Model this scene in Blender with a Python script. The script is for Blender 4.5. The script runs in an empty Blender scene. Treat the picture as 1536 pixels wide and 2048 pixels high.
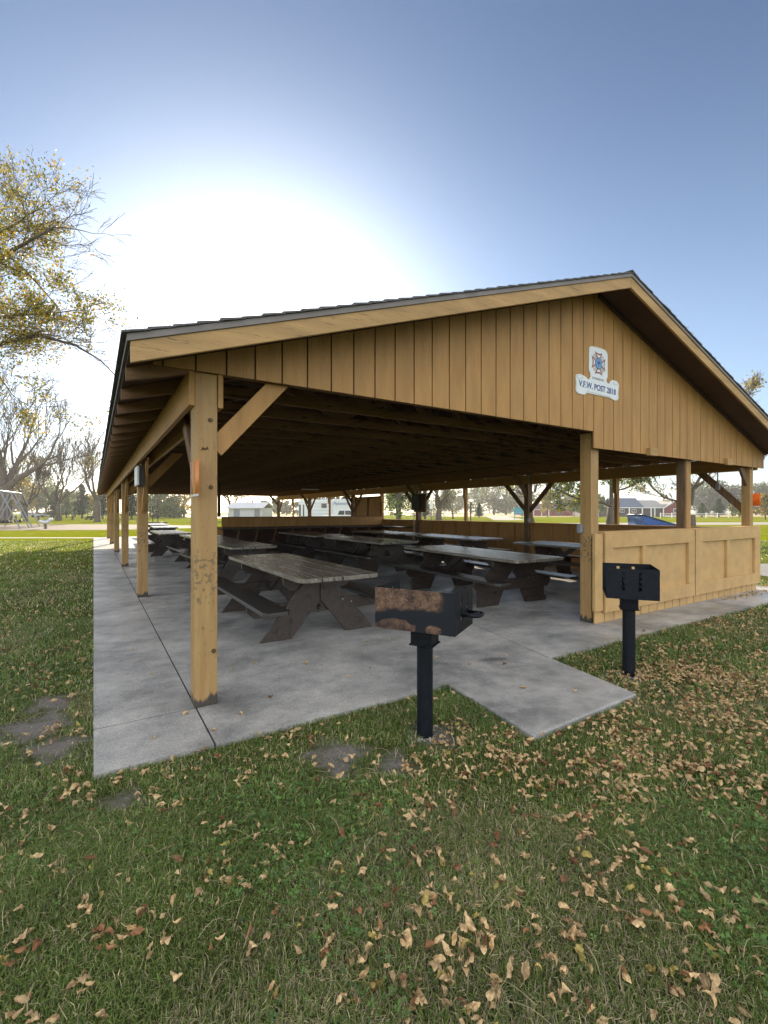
import bpy, math, random
import numpy as np
from mathutils import Vector, Matrix
R = math.radians
random.seed(7)
scene = bpy.context.scene
COL = scene.collection
# plan frame: X runs along the gable, Y along the length of the shelter. The camera stands at the origin.
TH = math.atan(581 / 925.0); SN, CS = math.sin(TH), math.cos(TH)
def W(r, f):                       # metres right of / ahead of the camera position -> plan x, y
    return (f * SN + r * CS, f * CS - r * SN)

# ------------------------------------------------------------------ helpers
class MB:
    def __init__(s): s.v = []; s.f = []
    def add(s, vs, fs):
        n = len(s.v); s.v += [tuple(v) for v in vs]; s.f += [tuple(i + n for i in f) for f in fs]
    def bx(s, x0, x1, y0, y1, z0, z1):
        s.add([(x0,y0,z0),(x1,y0,z0),(x1,y1,z0),(x0,y1,z0),(x0,y0,z1),(x1,y0,z1),(x1,y1,z1),(x0,y1,z1)],
              [(3,2,1,0),(4,5,6,7),(0,1,5,4),(1,2,6,5),(2,3,7,6),(3,0,4,7)])
    def beam(s, p, q, w, h, up=(0,0,1)):
        p, q = Vector(p), Vector(q); d = (q-p).normalized(); up = Vector(up)
        sd = d.cross(up).normalized(); u = sd.cross(d).normalized(); c = []
        for e in (p, q):
            for a, b in ((-1,-1),(1,-1),(1,1),(-1,1)): c.append(e + sd*(a*w/2) + u*(b*h/2))
        s.add(c, [(0,1,2,3),(7,6,5,4),(0,4,5,1),(1,5,6,2),(2,6,7,3),(3,7,4,0)])
    def prism(s, poly, axis, a0, a1):          # poly of 2-D points extruded along an axis
        n = len(poly); out = []
        for a in (a0, a1):
            for (u, w) in poly:
                out.append((a,u,w) if axis == 'x' else (u,a,w) if axis == 'y' else (u,w,a))
        fs = [tuple(range(n)), tuple(range(2*n-1, n-1, -1))]
        for i in range(n): j = (i+1) % n; fs.append((j, i, n+i, n+j))
        s.add(out, fs)
    def tube(s, pts, rad, sides=8, cap=True):
        pts = [Vector(p) for p in pts]
        if not isinstance(rad, (list, tuple)): rad = [rad]*len(pts)
        d0 = (pts[1]-pts[0]).normalized()
        ref = Vector((0,0,1)) if abs(d0.z) < .9 else Vector((1,0,0))
        n = len(s.v); a = d0.cross(ref).normalized()
        for i, p in enumerate(pts):
            d = (pts[min(i+1,len(pts)-1)] - pts[max(i-1,0)]).normalized()
            a = (a - d*a.dot(d)).normalized(); b = d.cross(a)
            for k in range(sides):
                t = 2*math.pi*k/sides
                s.v.append(tuple(p + (a*math.cos(t) + b*math.sin(t))*rad[i]))
        for i in range(len(pts)-1):
            for k in range(sides):
                k2 = (k+1) % sides
                s.f.append((n+i*sides+k, n+i*sides+k2, n+(i+1)*sides+k2, n+(i+1)*sides+k))
        if cap:
            s.f.append(tuple(n+k for k in range(sides-1,-1,-1)))
            e = n+(len(pts)-1)*sides; s.f.append(tuple(e+k for k in range(sides)))
    def ball(s, c, r, seg=12, rings=8, sc=(1,1,1)):
        n = len(s.v)
        for i in range(rings+1):
            ph = math.pi*i/rings
            for k in range(seg):
                t = 2*math.pi*k/seg
                s.v.append((c[0]+r*sc[0]*math.sin(ph)*math.cos(t), c[1]+r*sc[1]*math.sin(ph)*math.sin(t), c[2]+r*sc[2]*math.cos(ph)))
        for i in range(rings):
            for k in range(seg):
                k2 = (k+1) % seg
                s.f.append((n+i*seg+k, n+(i+1)*seg+k, n+(i+1)*seg+k2, n+i*seg+k2))
    def build(s, name, mat, parent=None, bevel=0, smooth=False):
        off = Vector(parent.location) if parent is not None else Vector((0,0,0))
        me = bpy.data.meshes.new(name)
        me.from_pydata([tuple(Vector(v)-off) for v in s.v], [], s.f); me.update()
        if smooth: me.polygons.foreach_set('use_smooth', [True]*len(me.polygons))
        me.materials.append(mat)
        o = bpy.data.objects.new(name, me); COL.objects.link(o)
        if parent is not None: o.parent = parent
        if bevel:
            b = o.modifiers.new('bevel', 'BEVEL'); b.width = bevel; b.segments = 2; b.limit_method = 'ANGLE'
        return o
def empty(name, loc=(0,0,0)):
    o = bpy.data.objects.new(name, None); COL.objects.link(o); o.location = loc; o.empty_display_size = .2; return o
def tag(o, label=None, cat=None, group=None, kind=None):
    if label: o['label'] = label
    if cat: o['category'] = cat
    if group: o['group'] = group
    if kind: o['kind'] = kind
    return o
def thing(name, label, cat, loc=(0,0,0), group=None): return tag(empty(name, loc), label, cat, group)
def copy_tree(o, parent=None):
    c = o.copy(); COL.objects.link(c)
    if parent is not None: c.parent = parent
    for ch in list(o.children): copy_tree(ch, c)
    return c
def at(o, loc, rz=0): o.location = loc; o.rotation_euler = (0, 0, rz); return o

# ------------------------------------------------------------------ materials
def nt(name):
    m = bpy.data.materials.new(name); m.use_nodes = True
    return m, m.node_tree.nodes, m.node_tree.links, m.node_tree.nodes['Principled BSDF']
def mat(name, col, rough=.7, var=.25, scale=6, stretch=(1,1,1), bump=.2, bscale=None, spec=.4, metal=0, dark=None, dthr=.62, dsoft=.1, dscale=3, coord='Object', trans=0, detail=6):
    m, N, L, P = nt(name)
    tc = N.new('ShaderNodeTexCoord'); mp = N.new('ShaderNodeMapping'); mp.inputs['Scale'].default_value = stretch
    if coord == 'World':
        g = N.new('ShaderNodeNewGeometry'); L.new(g.outputs['Position'], mp.inputs[0])
    else: L.new(tc.outputs[coord], mp.inputs[0])
    n1 = N.new('ShaderNodeTexNoise'); n1.inputs['Scale'].default_value = scale; n1.inputs['Detail'].default_value = detail; n1.inputs['Roughness'].default_value = .65
    L.new(mp.outputs[0], n1.inputs[0])
    mr = N.new('ShaderNodeMapRange'); mr.inputs[1].default_value = .3; mr.inputs[2].default_value = .7
    mr.inputs[3].default_value = 1-var; mr.inputs[4].default_value = 1+var*.6
    L.new(n1.outputs[0], mr.inputs[0])
    mx = N.new('ShaderNodeVectorMath'); mx.operation = 'SCALE'; mx.inputs[0].default_value = col[:3]
    L.new(mr.outputs[0], mx.inputs['Scale']); out = mx.outputs[0]
    if dark:
        n2 = N.new('ShaderNodeTexNoise'); n2.inputs['Scale'].default_value = dscale; n2.inputs['Detail'].default_value = 8; n2.inputs['Roughness'].default_value = .7
        L.new(mp.outputs[0], n2.inputs[0])
        r2 = N.new('ShaderNodeMapRange'); r2.inputs[1].default_value = dthr; r2.inputs[2].default_value = dthr+dsoft
        L.new(n2.outputs[0], r2.inputs[0])
        x2 = N.new('ShaderNodeMix'); x2.data_type = 'RGBA'; L.new(r2.outputs[0], x2.inputs[0]); L.new(out, x2.inputs[6]); x2.inputs[7].default_value = (*dark, 1)
        out = x2.outputs[2]
    L.new(out, P.inputs['Base Color'])
    P.inputs['Roughness'].default_value = rough; P.inputs['Metallic'].default_value = metal
    P.inputs['Specular IOR Level'].default_value = spec
    if bump:
        b = N.new('ShaderNodeBump'); b.inputs['Strength'].default_value = bump; b.inputs['Distance'].default_value = .01
        n3 = N.new('ShaderNodeTexNoise'); n3.inputs['Scale'].default_value = bscale or scale*3; n3.inputs['Detail'].default_value = 5
        L.new(mp.outputs[0], n3.inputs[0]); L.new(n3.outputs[0], b.inputs['Height']); L.new(b.outputs[0], P.inputs['Normal'])
    return m
TAN = (.43, .232, .075)
M = {}
M['tan_v'] = mat('tan_paint_upright', TAN, .62, .22, 2.6, (3.2,3.2,.5), .4, 30, dark=(.25,.145,.06), dthr=.69, dsoft=.10, dscale=11)
M['tan_x'] = mat('tan_paint_rake', (.43,.265,.105), .62, .28, 3.5, (.35,3,3), .35, 30, dark=(.15,.09,.045), dthr=.60, dsoft=.07, dscale=12)
M['tan_y'] = mat('tan_paint_beam', TAN, .62, .22, 3.5, (3,.35,3), .35, 30, dark=(.25,.15,.06), dthr=.66, dsoft=.12, dscale=9)
M['panel'] = mat('tan_paint_panel', (.55,.35,.145), .6, .16, 5, (1,1,1), .3, 60)
M['groove'] = mat('groove_dark', (.09,.045,.018), .9, .2, 5)
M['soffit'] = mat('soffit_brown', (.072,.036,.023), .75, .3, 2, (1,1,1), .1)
M['truss'] = mat('raw_framing_lumber', (.175,.092,.042), .8, .45, 5, (.5,4,4), .3, 30, dark=(.03,.018,.011), dthr=.57, dsoft=.05, dscale=4)
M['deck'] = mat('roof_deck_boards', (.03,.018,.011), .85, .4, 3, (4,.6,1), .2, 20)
M['tail'] = mat('rafter_tail_paint', (.20,.11,.055), .75, .3, 4, (.5,4,4), .2)
M['brownwood'] = mat('weathered_brown_wood', (.20,.125,.07), .8, .45, 5, (3,3,.4), .4, 25, dark=(.07,.04,.025), dthr=.56, dsoft=.15)
M['shingle'] = mat('asphalt_shingles', (.13,.125,.125), .95, .45, 30, (1,1,1), .6, 90, dark=(.05,.05,.055), dthr=.55, dscale=2.5)
M['drip'] = mat('drip_edge_metal', (.20,.175,.16), .5, .2, 4)
M['galv'] = mat('galvanised_metal', (.32,.33,.34), .4, .2, 8, metal=.7)
M['bolt'] = mat('rusty_bolt', (.13,.09,.05), .6, .3, 20, metal=.5)
M['tbl_dark'] = mat('table_brown_paint', (.060,.044,.035), .42, .35, 6, (3,.5,3), .3, 40, dark=(.02,.017,.016), dthr=.55, dscale=4)
M['bench_top'] = mat('bench_worn_paint', (.04,.034,.031), .30, .4, 6, (6,.4,3), .15, 40, dark=(.13,.115,.10), dthr=.62, dsoft=.15, dscale=2.5, spec=.9)
M['tbl_top'] = mat('table_top_weathered', (.21,.185,.145), .26, .5, 7, (6,.45,3), .18, 40, dark=(.04,.034,.03), dthr=.50, dsoft=.14, dscale=2.6, spec=.9)
M['black'] = mat('black_grill_paint', (.008,.010,.015), .5, .4, 15, bump=.25, bscale=60, dark=(.04,.026,.022), dthr=.72, dscale=9, spec=.22)
M['white'] = mat('white_enamel', (.72,.75,.76), .45, .06, 10, bump=.05)
M['paper'] = mat('white_paper', (.7,.68,.64), .7, .1, 20, bump=.1)
M['plasticgrey'] = mat('grey_box', (.22,.23,.24), .5, .15, 8)
M['wire'] = mat('dark_box', (.05,.045,.045), .55, .2, 8)
M['bark'] = mat('tree_bark', (.10,.078,.06), .95, .4, 4, (3,3,.6), .8, 12)
M['bark_grey'] = mat('grey_bark', (.115,.095,.075), .95, .4, 3, (3,3,.6), .8, 9)

def grill_rust():
    m, N, L, P = nt('scorched_grill_plate')
    tc = N.new('ShaderNodeTexCoord'); n = N.new('ShaderNodeTexNoise'); n.inputs['Scale'].default_value = 5; n.inputs['Detail'].default_value = 3
    L.new(tc.outputs['Object'], n.inputs[0])
    sp = N.new('ShaderNodeSeparateXYZ'); L.new(tc.outputs['Object'], sp.inputs[0])
    # two burnt zones: a broad band near the top edge and a lobe near the lower left
    def rng(src, a, b, lo=0, hi=1):
        r = N.new('ShaderNodeMapRange'); r.inputs[1].default_value = a; r.inputs[2].default_value = b; r.inputs[3].default_value = lo; r.inputs[4].default_value = hi
        r.interpolation_type = 'SMOOTHSTEP'; L.new(src, r.inputs[0]); return r.outputs[0]
    def mth(op, a, b):
        q = N.new('ShaderNodeMath'); q.operation = op
        for i, s in enumerate((a, b)):
            if hasattr(s, 'links') or hasattr(s, 'is_linked'): L.new(s, q.inputs[i])
            else: q.inputs[i].default_value = s
        return q.outputs[0]
    nz = mth('MULTIPLY', mth('SUBTRACT', n.outputs[0], .5), .16)
    curve = mth('MULTIPLY', mth('POWER', mth('ABSOLUTE', mth('SUBTRACT', sp.outputs[0], .08), 0), 2), .28)
    zz = mth('ADD', mth('ADD', sp.outputs[2], nz), curve)
    top = mth('MULTIPLY', rng(zz, .868, .895), rng(mth('ADD', sp.outputs[0], nz), .20, .14))
    ex = mth('ADD', mth('ADD', sp.outputs[0], .12), nz); lz = mth('ADD', mth('SUBTRACT', sp.outputs[2], .755), mth('MULTIPLY', nz, .6))
    d = mth('ADD', mth('POWER', mth('DIVIDE', mth('ABSOLUTE', ex, 0), .14), 2), mth('POWER', mth('DIVIDE', mth('ABSOLUTE', lz, 0), .055), 2))
    lobe = rng(d, 1.15, .85)
    ex2 = mth('ADD', mth('SUBTRACT', sp.outputs[0], .13), nz)
    d2 = mth('ADD', mth('POWER', mth('DIVIDE', mth('ABSOLUTE', ex2, 0), .05), 2), mth('POWER', mth('DIVIDE', mth('ABSOLUTE', lz, 0), .035), 2))
    lobe2 = rng(d2, 1.2, .8)
    n4 = N.new('ShaderNodeTexNoise'); n4.inputs['Scale'].default_value = 90; n4.inputs['Detail'].default_value = 6; L.new(tc.outputs['Object'], n4.inputs[0])
    cr = N.new('ShaderNodeValToRGB'); L.new(n4.outputs[0], cr.inputs[0])
    n6 = N.new('ShaderNodeTexNoise'); n6.inputs['Scale'].default_value = 14; n6.inputs['Detail'].default_value = 6; n6.inputs['Roughness'].default_value = .7; L.new(tc.outputs['Object'], n6.inputs[0])
    mixn = mth('ADD', mth('MULTIPLY', n6.outputs[0], .65), mth('MULTIPLY', n4.outputs[0], .35)); L.new(mixn, cr.inputs[0])
    cr.color_ramp.elements[0].position = .38; cr.color_ramp.elements[0].color = (.03,.022,.02,1)
    ce = cr.color_ramp.elements.new(.5); ce.color = (.13,.075,.05,1)
    cr.color_ramp.elements[-1].position = .64; cr.color_ramp.elements[-1].color = (.24,.15,.095,1)
    a = mth('MAXIMUM', mth('MAXIMUM', top, mth('MULTIPLY', lobe, .7)), mth('MULTIPLY', lobe2, .9))
    x = N.new('ShaderNodeMix'); x.data_type = 'RGBA'; L.new(a, x.inputs[0]); x.inputs[6].default_value = (.012,.014,.019,1); L.new(cr.outputs[0], x.inputs[7])
    L.new(x.outputs[2], P.inputs['Base Color']); P.inputs['Roughness'].default_value = .55; P.inputs['Specular IOR Level'].default_value = .25
    b = N.new('ShaderNodeBump'); b.inputs['Strength'].default_value = .3; b.inputs['Distance'].default_value = .003; L.new(n4.outputs[0], b.inputs['Height']); L.new(b.outputs[0], P.inputs['Normal'])
    return m
M['scorched'] = grill_rust()

def post_mat():       # painted post: dark wet rot at the foot, long drying cracks
    m, N, L, P = nt('painted_post')
    tc = N.new('ShaderNodeTexCoord'); mp = N.new('ShaderNodeMapping'); mp.inputs['Scale'].default_value = (5,5,.5); L.new(tc.outputs['Object'], mp.inputs[0])
    n = N.new('ShaderNodeTexNoise'); n.inputs['Scale'].default_value = 4; n.inputs['Detail'].default_value = 7; L.new(mp.outputs[0], n.inputs[0])
    cr = N.new('ShaderNodeValToRGB'); L.new(n.outputs[0], cr.inputs[0])
    cr.color_ramp.elements[0].position = .3; cr.color_ramp.elements[0].color = (.33,.195,.070,1)
    cr.color_ramp.elements[1].position = .7; cr.color_ramp.elements[1].color = (.43,.27,.105,1)
    # cracks
    mp2 = N.new('ShaderNodeMapping'); mp2.inputs['Scale'].default_value = (9,9,.55); L.new(tc.outputs['Object'], mp2.inputs[0])
    n2 = N.new('ShaderNodeTexNoise'); n2.inputs['Scale'].default_value = 3; n2.inputs['Detail'].default_value = 3; L.new(mp2.outputs[0], n2.inputs[0])
    s1 = N.new('ShaderNodeMath'); s1.operation = 'SUBTRACT'; L.new(n2.outputs[0], s1.inputs[0]); s1.inputs[1].default_value = .5
    s2 = N.new('ShaderNodeMath'); s2.operation = 'ABSOLUTE'; L.new(s1.outputs[0], s2.inputs[0])
    r = N.new('ShaderNodeMapRange'); L.new(s2.outputs[0], r.inputs[0]); r.inputs[1].default_value = .0; r.inputs[2].default_value = .008; r.inputs[3].default_value = .55; r.inputs[4].default_value = 0
    x = N.new('ShaderNodeMix'); x.data_type = 'RGBA'; L.new(r.outputs[0], x.inputs[0]); L.new(cr.outputs[0], x.inputs[6]); x.inputs[7].default_value = (.13,.075,.03,1)
    # foot stain and scuffs
    sp = N.new('ShaderNodeSeparateXYZ'); L.new(tc.outputs['Object'], sp.inputs[0])
    nn = N.new('ShaderNodeTexNoise'); nn.inputs['Scale'].default_value = 6; nn.inputs['Detail'].default_value = 5; L.new(mp.outputs[0], nn.inputs[0])
    ad = N.new('ShaderNodeMath'); ad.operation = 'MULTIPLY_ADD'; L.new(nn.outputs[0], ad.inputs[0]); ad.inputs[1].default_value = -.16; L.new(sp.outputs[2], ad.inputs[2])
    r2 = N.new('ShaderNodeMapRange'); L.new(ad.outputs[0], r2.inputs[0]); r2.inputs[1].default_value = -.005; r2.inputs[2].default_value = -.03; r2.inputs[3].default_value = 0; r2.inputs[4].default_value = .93
    x2 = N.new('ShaderNodeMix'); x2.data_type = 'RGBA'; L.new(r2.outputs[0], x2.inputs[0]); L.new(x.outputs[2], x2.inputs[6]); x2.inputs[7].default_value = (.035,.035,.032,1)
    n5 = N.new('ShaderNodeTexNoise'); n5.inputs['Scale'].default_value = 26; n5.inputs['Detail'].default_value = 6; L.new(tc.outputs['Object'], n5.inputs[0])
    zz = N.new('ShaderNodeMath'); zz.operation = 'SUBTRACT'; L.new(sp.outputs[2], zz.inputs[0]); zz.inputs[1].default_value = .98
    za = N.new('ShaderNodeMath'); za.operation = 'ABSOLUTE'; L.new(zz.outputs[0], za.inputs[0])
    zr = N.new('ShaderNodeMapRange'); L.new(za.outputs[0], zr.inputs[0]); zr.inputs[1].default_value = .28; zr.inputs[2].default_value = .12; zr.inputs[3].default_value = 0; zr.inputs[4].default_value = .14
    za2 = N.new('ShaderNodeMath'); za2.operation = 'ADD'; L.new(zr.outputs[0], za2.inputs[0]); L.new(n5.outputs[0], za2.inputs[1])
    r5 = N.new('ShaderNodeMapRange'); L.new(za2.outputs[0], r5.inputs[0]); r5.inputs[1].default_value = .66; r5.inputs[2].default_value = .72; r5.inputs[4].default_value = .6
    x3 = N.new('ShaderNodeMix'); x3.data_type = 'RGBA'; L.new(r5.outputs[0], x3.inputs[0]); L.new(x2.outputs[2], x3.inputs[6]); x3.inputs[7].default_value = (.10,.075,.045,1)
    L.new(x3.outputs[2], P.inputs['Base Color']); P.inputs['Roughness'].default_value = .62
    b = N.new('ShaderNodeBump'); b.inputs['Strength'].default_value = .5; b.inputs['Distance'].default_value = .006; L.new(n2.outputs[0], b.inputs['Height']); L.new(b.outputs[0], P.inputs['Normal'])
    return m
M['post'] = post_mat()

def ground_mat():
    m, N, L, P = nt('lawn_soil')
    g = N.new('ShaderNodeNewGeometry')
    def noise(s, d=6, r=.6):
        n = N.new('ShaderNodeTexNoise'); n.inputs['Scale'].default_value = s; n.inputs['Detail'].default_value = d; n.inputs['Roughness'].default_value = r; L.new(g.outputs['Position'], n.inputs[0]); return n.outputs[0]
    def ramp(src, stops):
        c = N.new('ShaderNodeValToRGB'); L.new(src, c.inputs[0]); e = c.color_ramp.elements
        e[0].position, e[0].color = stops[0][0], (*stops[0][1],1); e[1].position, e[1].color = stops[-1][0], (*stops[-1][1],1)
        for p, col in stops[1:-1]: q = e.new(p); q.color = (*col,1)
        return c.outputs[0]
    def mix(f, a, b):
        x = N.new('ShaderNodeMix'); x.data_type = 'RGBA'; L.new(f, x.inputs[0]); L.new(a, x.inputs[6]); L.new(b, x.inputs[7]); return x.outputs[2]
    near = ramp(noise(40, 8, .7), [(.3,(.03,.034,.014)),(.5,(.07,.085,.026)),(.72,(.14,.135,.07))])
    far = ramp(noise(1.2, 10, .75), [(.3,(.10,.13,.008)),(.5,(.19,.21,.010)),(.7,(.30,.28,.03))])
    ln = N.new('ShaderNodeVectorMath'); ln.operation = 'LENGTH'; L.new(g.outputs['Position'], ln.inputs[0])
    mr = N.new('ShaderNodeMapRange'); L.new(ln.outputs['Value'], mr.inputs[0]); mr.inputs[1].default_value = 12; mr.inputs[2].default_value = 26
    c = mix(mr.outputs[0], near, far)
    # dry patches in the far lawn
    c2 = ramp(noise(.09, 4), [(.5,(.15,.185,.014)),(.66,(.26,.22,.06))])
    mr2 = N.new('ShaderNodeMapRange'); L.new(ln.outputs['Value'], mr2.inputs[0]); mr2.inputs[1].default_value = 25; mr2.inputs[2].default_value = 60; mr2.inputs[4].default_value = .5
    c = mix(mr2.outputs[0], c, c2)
    # bare soil: real worn places
    soil = ramp(noise(55, 9, .75), [(.3,(.12,.11,.10)),(.7,(.27,.25,.23))])
    acc = None
    wob = noise(7, 8, .75)
    for (x, y, r) in DIRT:
        d = N.new('ShaderNodeVectorMath'); d.operation = 'DISTANCE'; L.new(g.outputs['Position'], d.inputs[0]); d.inputs[1].default_value = (x, y, 0)
        a = N.new('ShaderNodeMath'); a.operation = 'MULTIPLY_ADD'; L.new(wob, a.inputs[0]); a.inputs[1].default_value = .9; L.new(d.outputs['Value'], a.inputs[2])
        q = N.new('ShaderNodeMapRange'); L.new(a.outputs[0], q.inputs[0]); q.inputs[1].default_value = r+.56; q.inputs[2].default_value = r+.36
        if acc is None: acc = q.outputs[0]
        else:
            k = N.new('ShaderNodeMath'); k.operation = 'MAXIMUM'; L.new(acc, k.inputs[0]); L.new(q.outputs[0], k.inputs[1]); acc = k.outputs[0]
    c = mix(acc, c, soil)
    L.new(c, P.inputs['Base Color']); P.inputs['Roughness'].default_value = 1; P.inputs['Specular IOR Level'].default_value = .0
    b = N.new('ShaderNodeBump'); b.inputs['Strength'].default_value = .8; b.inputs['Distance'].default_value = .02; L.new(noise(70, 6), b.inputs['Height']); L.new(b.outputs[0], P.inputs['Normal'])
    return m
DIRT = [(-.28,4.45,.16),(-.34,4.0,.2),(-.2,3.6,.16),(1.28,2.55,.16),(1.5,2.3,.1),(1.95,2.44,.13),(4.2,2.36,.09),(.15,2.75,.05)]
M['ground'] = ground_mat()

def concrete_mat():
    m, N, L, P = nt('broom_finished_concrete')
    g = N.new('ShaderNodeNewGeometry')
    def noise(s, d=6, r=.6, st=(1,1,1)):
        mp = N.new('ShaderNodeMapping'); mp.inputs['Scale'].default_value = st; L.new(g.outputs['Position'], mp.inputs[0])
        n = N.new('ShaderNodeTexNoise'); n.inputs['Scale'].default_value = s; n.inputs['Detail'].default_value = d; n.inputs['Roughness'].default_value = r; L.new(mp.outputs[0], n.inputs[0]); return n.outputs[0]
    c = N.new('ShaderNodeValToRGB'); L.new(noise(.9, 12, .76, (1,1.15,1)), c.inputs[0]); e = c.color_ramp.elements
    e[0].position, e[0].color = .36, (.20,.20,.195,1); e[1].position, e[1].color = .66, (.62,.595,.55,1)
    q = e.new(.5); q.color = (.40,.39,.37,1)
    c2 = N.new('ShaderNodeValToRGB'); L.new(noise(110, 4, .8), c2.inputs[0]); e = c2.color_ramp.elements
    e[0].position, e[0].color = .3, (.45,.45,.46,1); e[1].position, e[1].color = .7, (1.3,1.3,1.28,1)
    x = N.new('ShaderNodeMix'); x.data_type = 'RGBA'; x.blend_type = 'MULTIPLY'; x.inputs[0].default_value = 1; L.new(c.outputs[0], x.inputs[6]); L.new(c2.outputs[0], x.inputs[7])
    out = x.outputs[2]
    # old spill stains
    wob = noise(6, 4)
    for (px, py, r, k) in ((3.3,3.33,.06,.7),(3.42,3.30,.05,.6),(3.75,3.5,.10,.2)):
        d = N.new('ShaderNodeVectorMath'); d.operation = 'DISTANCE'; L.new(g.outputs['Position'], d.inputs[0]); d.inputs[1].default_value = (px, py, .03)
        a = N.new('ShaderNodeMath'); a.operation = 'MULTIPLY_ADD'; L.new(wob, a.inputs[0]); a.inputs[1].default_value = .3; L.new(d.outputs['Value'], a.inputs[2])
        mr = N.new('ShaderNodeMapRange'); L.new(a.outputs[0], mr.inputs[0]); mr.inputs[1].default_value = r+.19; mr.inputs[2].default_value = r+.14; mr.inputs[4].default_value = k
        y = N.new('ShaderNodeMix'); y.data_type = 'RGBA'; L.new(mr.outputs[0], y.inputs[0]); L.new(out, y.inputs[6]); y.inputs[7].default_value = (.10,.10,.10,1); out = y.outputs[2]
    L.new(out, P.inputs['Base Color'])
    r = N.new('ShaderNodeMapRange'); L.new(noise(1.3, 5), r.inputs[0]); r.inputs[1].default_value = .35; r.inputs[2].default_value = .65; r.inputs[3].default_value = .30; r.inputs[4].default_value = .65
    L.new(r.outputs[0], P.inputs['Roughness']); P.inputs['Specular IOR Level'].default_value = .5
    b = N.new('ShaderNodeBump'); b.inputs['Strength'].default_value = .35; b.inputs['Distance'].default_value = .004; L.new(noise(160, 5), b.inputs['Height']); L.new(b.outputs[0], P.inputs['Normal'])
    return m
M['concrete'] = concrete_mat()

def attr_mat(name, rough=.6, trans=.35, spec=.3, mult=1.0):     # foliage: colour attribute, some light through the blade
    m, N, L, P = nt(name)
    at_ = N.new('ShaderNodeAttribute'); at_.attribute_name = 'tint'
    L.new(at_.outputs['Color'], P.inputs['Base Color']); P.inputs['Roughness'].default_value = rough; P.inputs['Specular IOR Level'].default_value = spec
    tr = N.new('ShaderNodeBsdfTranslucent'); L.new(at_.outputs['Color'], tr.inputs['Color'])
    mx = N.new('ShaderNodeMixShader'); mx.inputs[0].default_value = trans
    L.new(P.outputs[0], mx.inputs[1]); L.new(tr.outputs[0], mx.inputs[2]); L.new(mx.outputs[0], N['Material Output'].inputs['Surface'])
    return m
M['grass'] = attr_mat('grass_blades', .55, .35)
M['leaf'] = attr_mat('tree_leaves', .5, .45)

# ------------------------------------------------------------------ setting: ground, slab, roads
def sheet(name, poly, z, m, kind='structure'):
    b = MB(); b.add([(x, y, z) for x, y in poly], [tuple(range(len(poly)))]); return tag(b.build(name, m), kind=kind)
def wpoly(pts): return [W(r, f) for r, f in pts]
sheet('ground', [(-700,-700),(700,-700),(700,700),(-700,700)], 0, M['ground'])
M['asphalt'] = mat('old_asphalt', (.23,.22,.21), .9, .2, 3, coord='World', bump=.3, bscale=60)
M['road'] = mat('gravel_road', (.30,.275,.24), .9, .2, 2, coord='World', bump=.3)
M['mulch'] = mat('playground_mulch', (.12,.085,.062), .95, .35, 8, coord='World', bump=.5)
M['stubble'] = mat('harvested_field', (.42,.31,.17), .95, .25, .3, coord='World', bump=.3)
M['path'] = mat('concrete_path', (.27,.26,.22), .85, .15, 3, coord='World')
sheet('playground', wpoly([(-60,39),(-31,37.5),(-22,39),(-18,43),(-19,50),(-32,56),(-70,56)]), .006, M['mulch'])
sheet('path', wpoly([(-40,26.4),(-15.9,26.4),(-15.6,27.3),(-40,27.3)]), .005, M['path'])
sheet('road', wpoly([(2,50),(130,64),(130,78),(2,60)]), .005, M['road'])
sheet('parking', [(12.6,3.0),(30,-4),(34,-1),(14.2,6.3)], .006, M['asphalt'])
sheet('field', wpoly([(18,150),(420,150),(460,400),(-20,400),(10,200)]), .01, M['stubble'])
sheet('field', wpoly([(-45,110),(-5,105),(2,240),(-120,260)]), .01, M['stubble'])
sheet('trail', wpoly([(20,84),(26,84),(40,150),(33,150)]), .014, M['path'])
# concrete floor: bays divided by open joints
b = MB()
xs = [0, .652, 5.55, 11.25]; ys = [3.05, 3.69, 8.98, 14.27, 19.56, 24.85, 31.5]
J = .006; ZS = .03
for i in range(3):
    yy = ys if i == 0 else [3.05]+ys[2:]
    for j in range(len(yy)-1):
        b.bx(xs[i]+(J if i else 0), xs[i+1]-(J if i < 2 else 0), yy[j]+(J if j else 0), yy[j+1]-(J if j < len(yy)-2 else 0), -.12, ZS)
M['joint'] = mat('joint_dirt', (.035,.032,.03), .95, .2)
jf = MB()
for x in xs[1:3]: jf.bx(x-.0058, x+.0058, 3.06, 31.49, -.1, ZS-.003)
for i in range(3):
    for y in (ys if i == 0 else ys[1:])[1:-1]: jf.bx(xs[i]+.007, xs[i+1]-.007, y-.0058, y+.0058, -.1, ZS-.003)
tag(jf.build('floor_joints', M['joint']), kind='structure')
tag(b.build('concrete_floor', M['concrete']), kind='structure')
b = MB(); b.prism([(2.43,2.03),(3.69,2.06),(3.87,3.04),(2.55,3.035)], 'z', -.1, .045)
tag(b.build('entry_pad', M['concrete'], bevel=.012), kind='structure')
Z0 = ZS
b = MB(); ck = [(3.88,3.06),(3.97,3.5),(4.12,4.1),(4.26,4.7),(4.34,5.4),(4.33,6.6)]
for i in range(5):
    (xa, ya), (xb, yb) = ck[i], ck[i+1]; b.add([(xa-.003,ya,ZS+.004),(xa+.003,ya,ZS+.004),(xb+.003,yb,ZS+.004),(xb-.003,yb,ZS+.004)], [(0,1,2,3)])
tag(b.build('floor_crack', mat('crack_dirt', (.10,.095,.09), .95, .2)), kind='structure')

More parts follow.
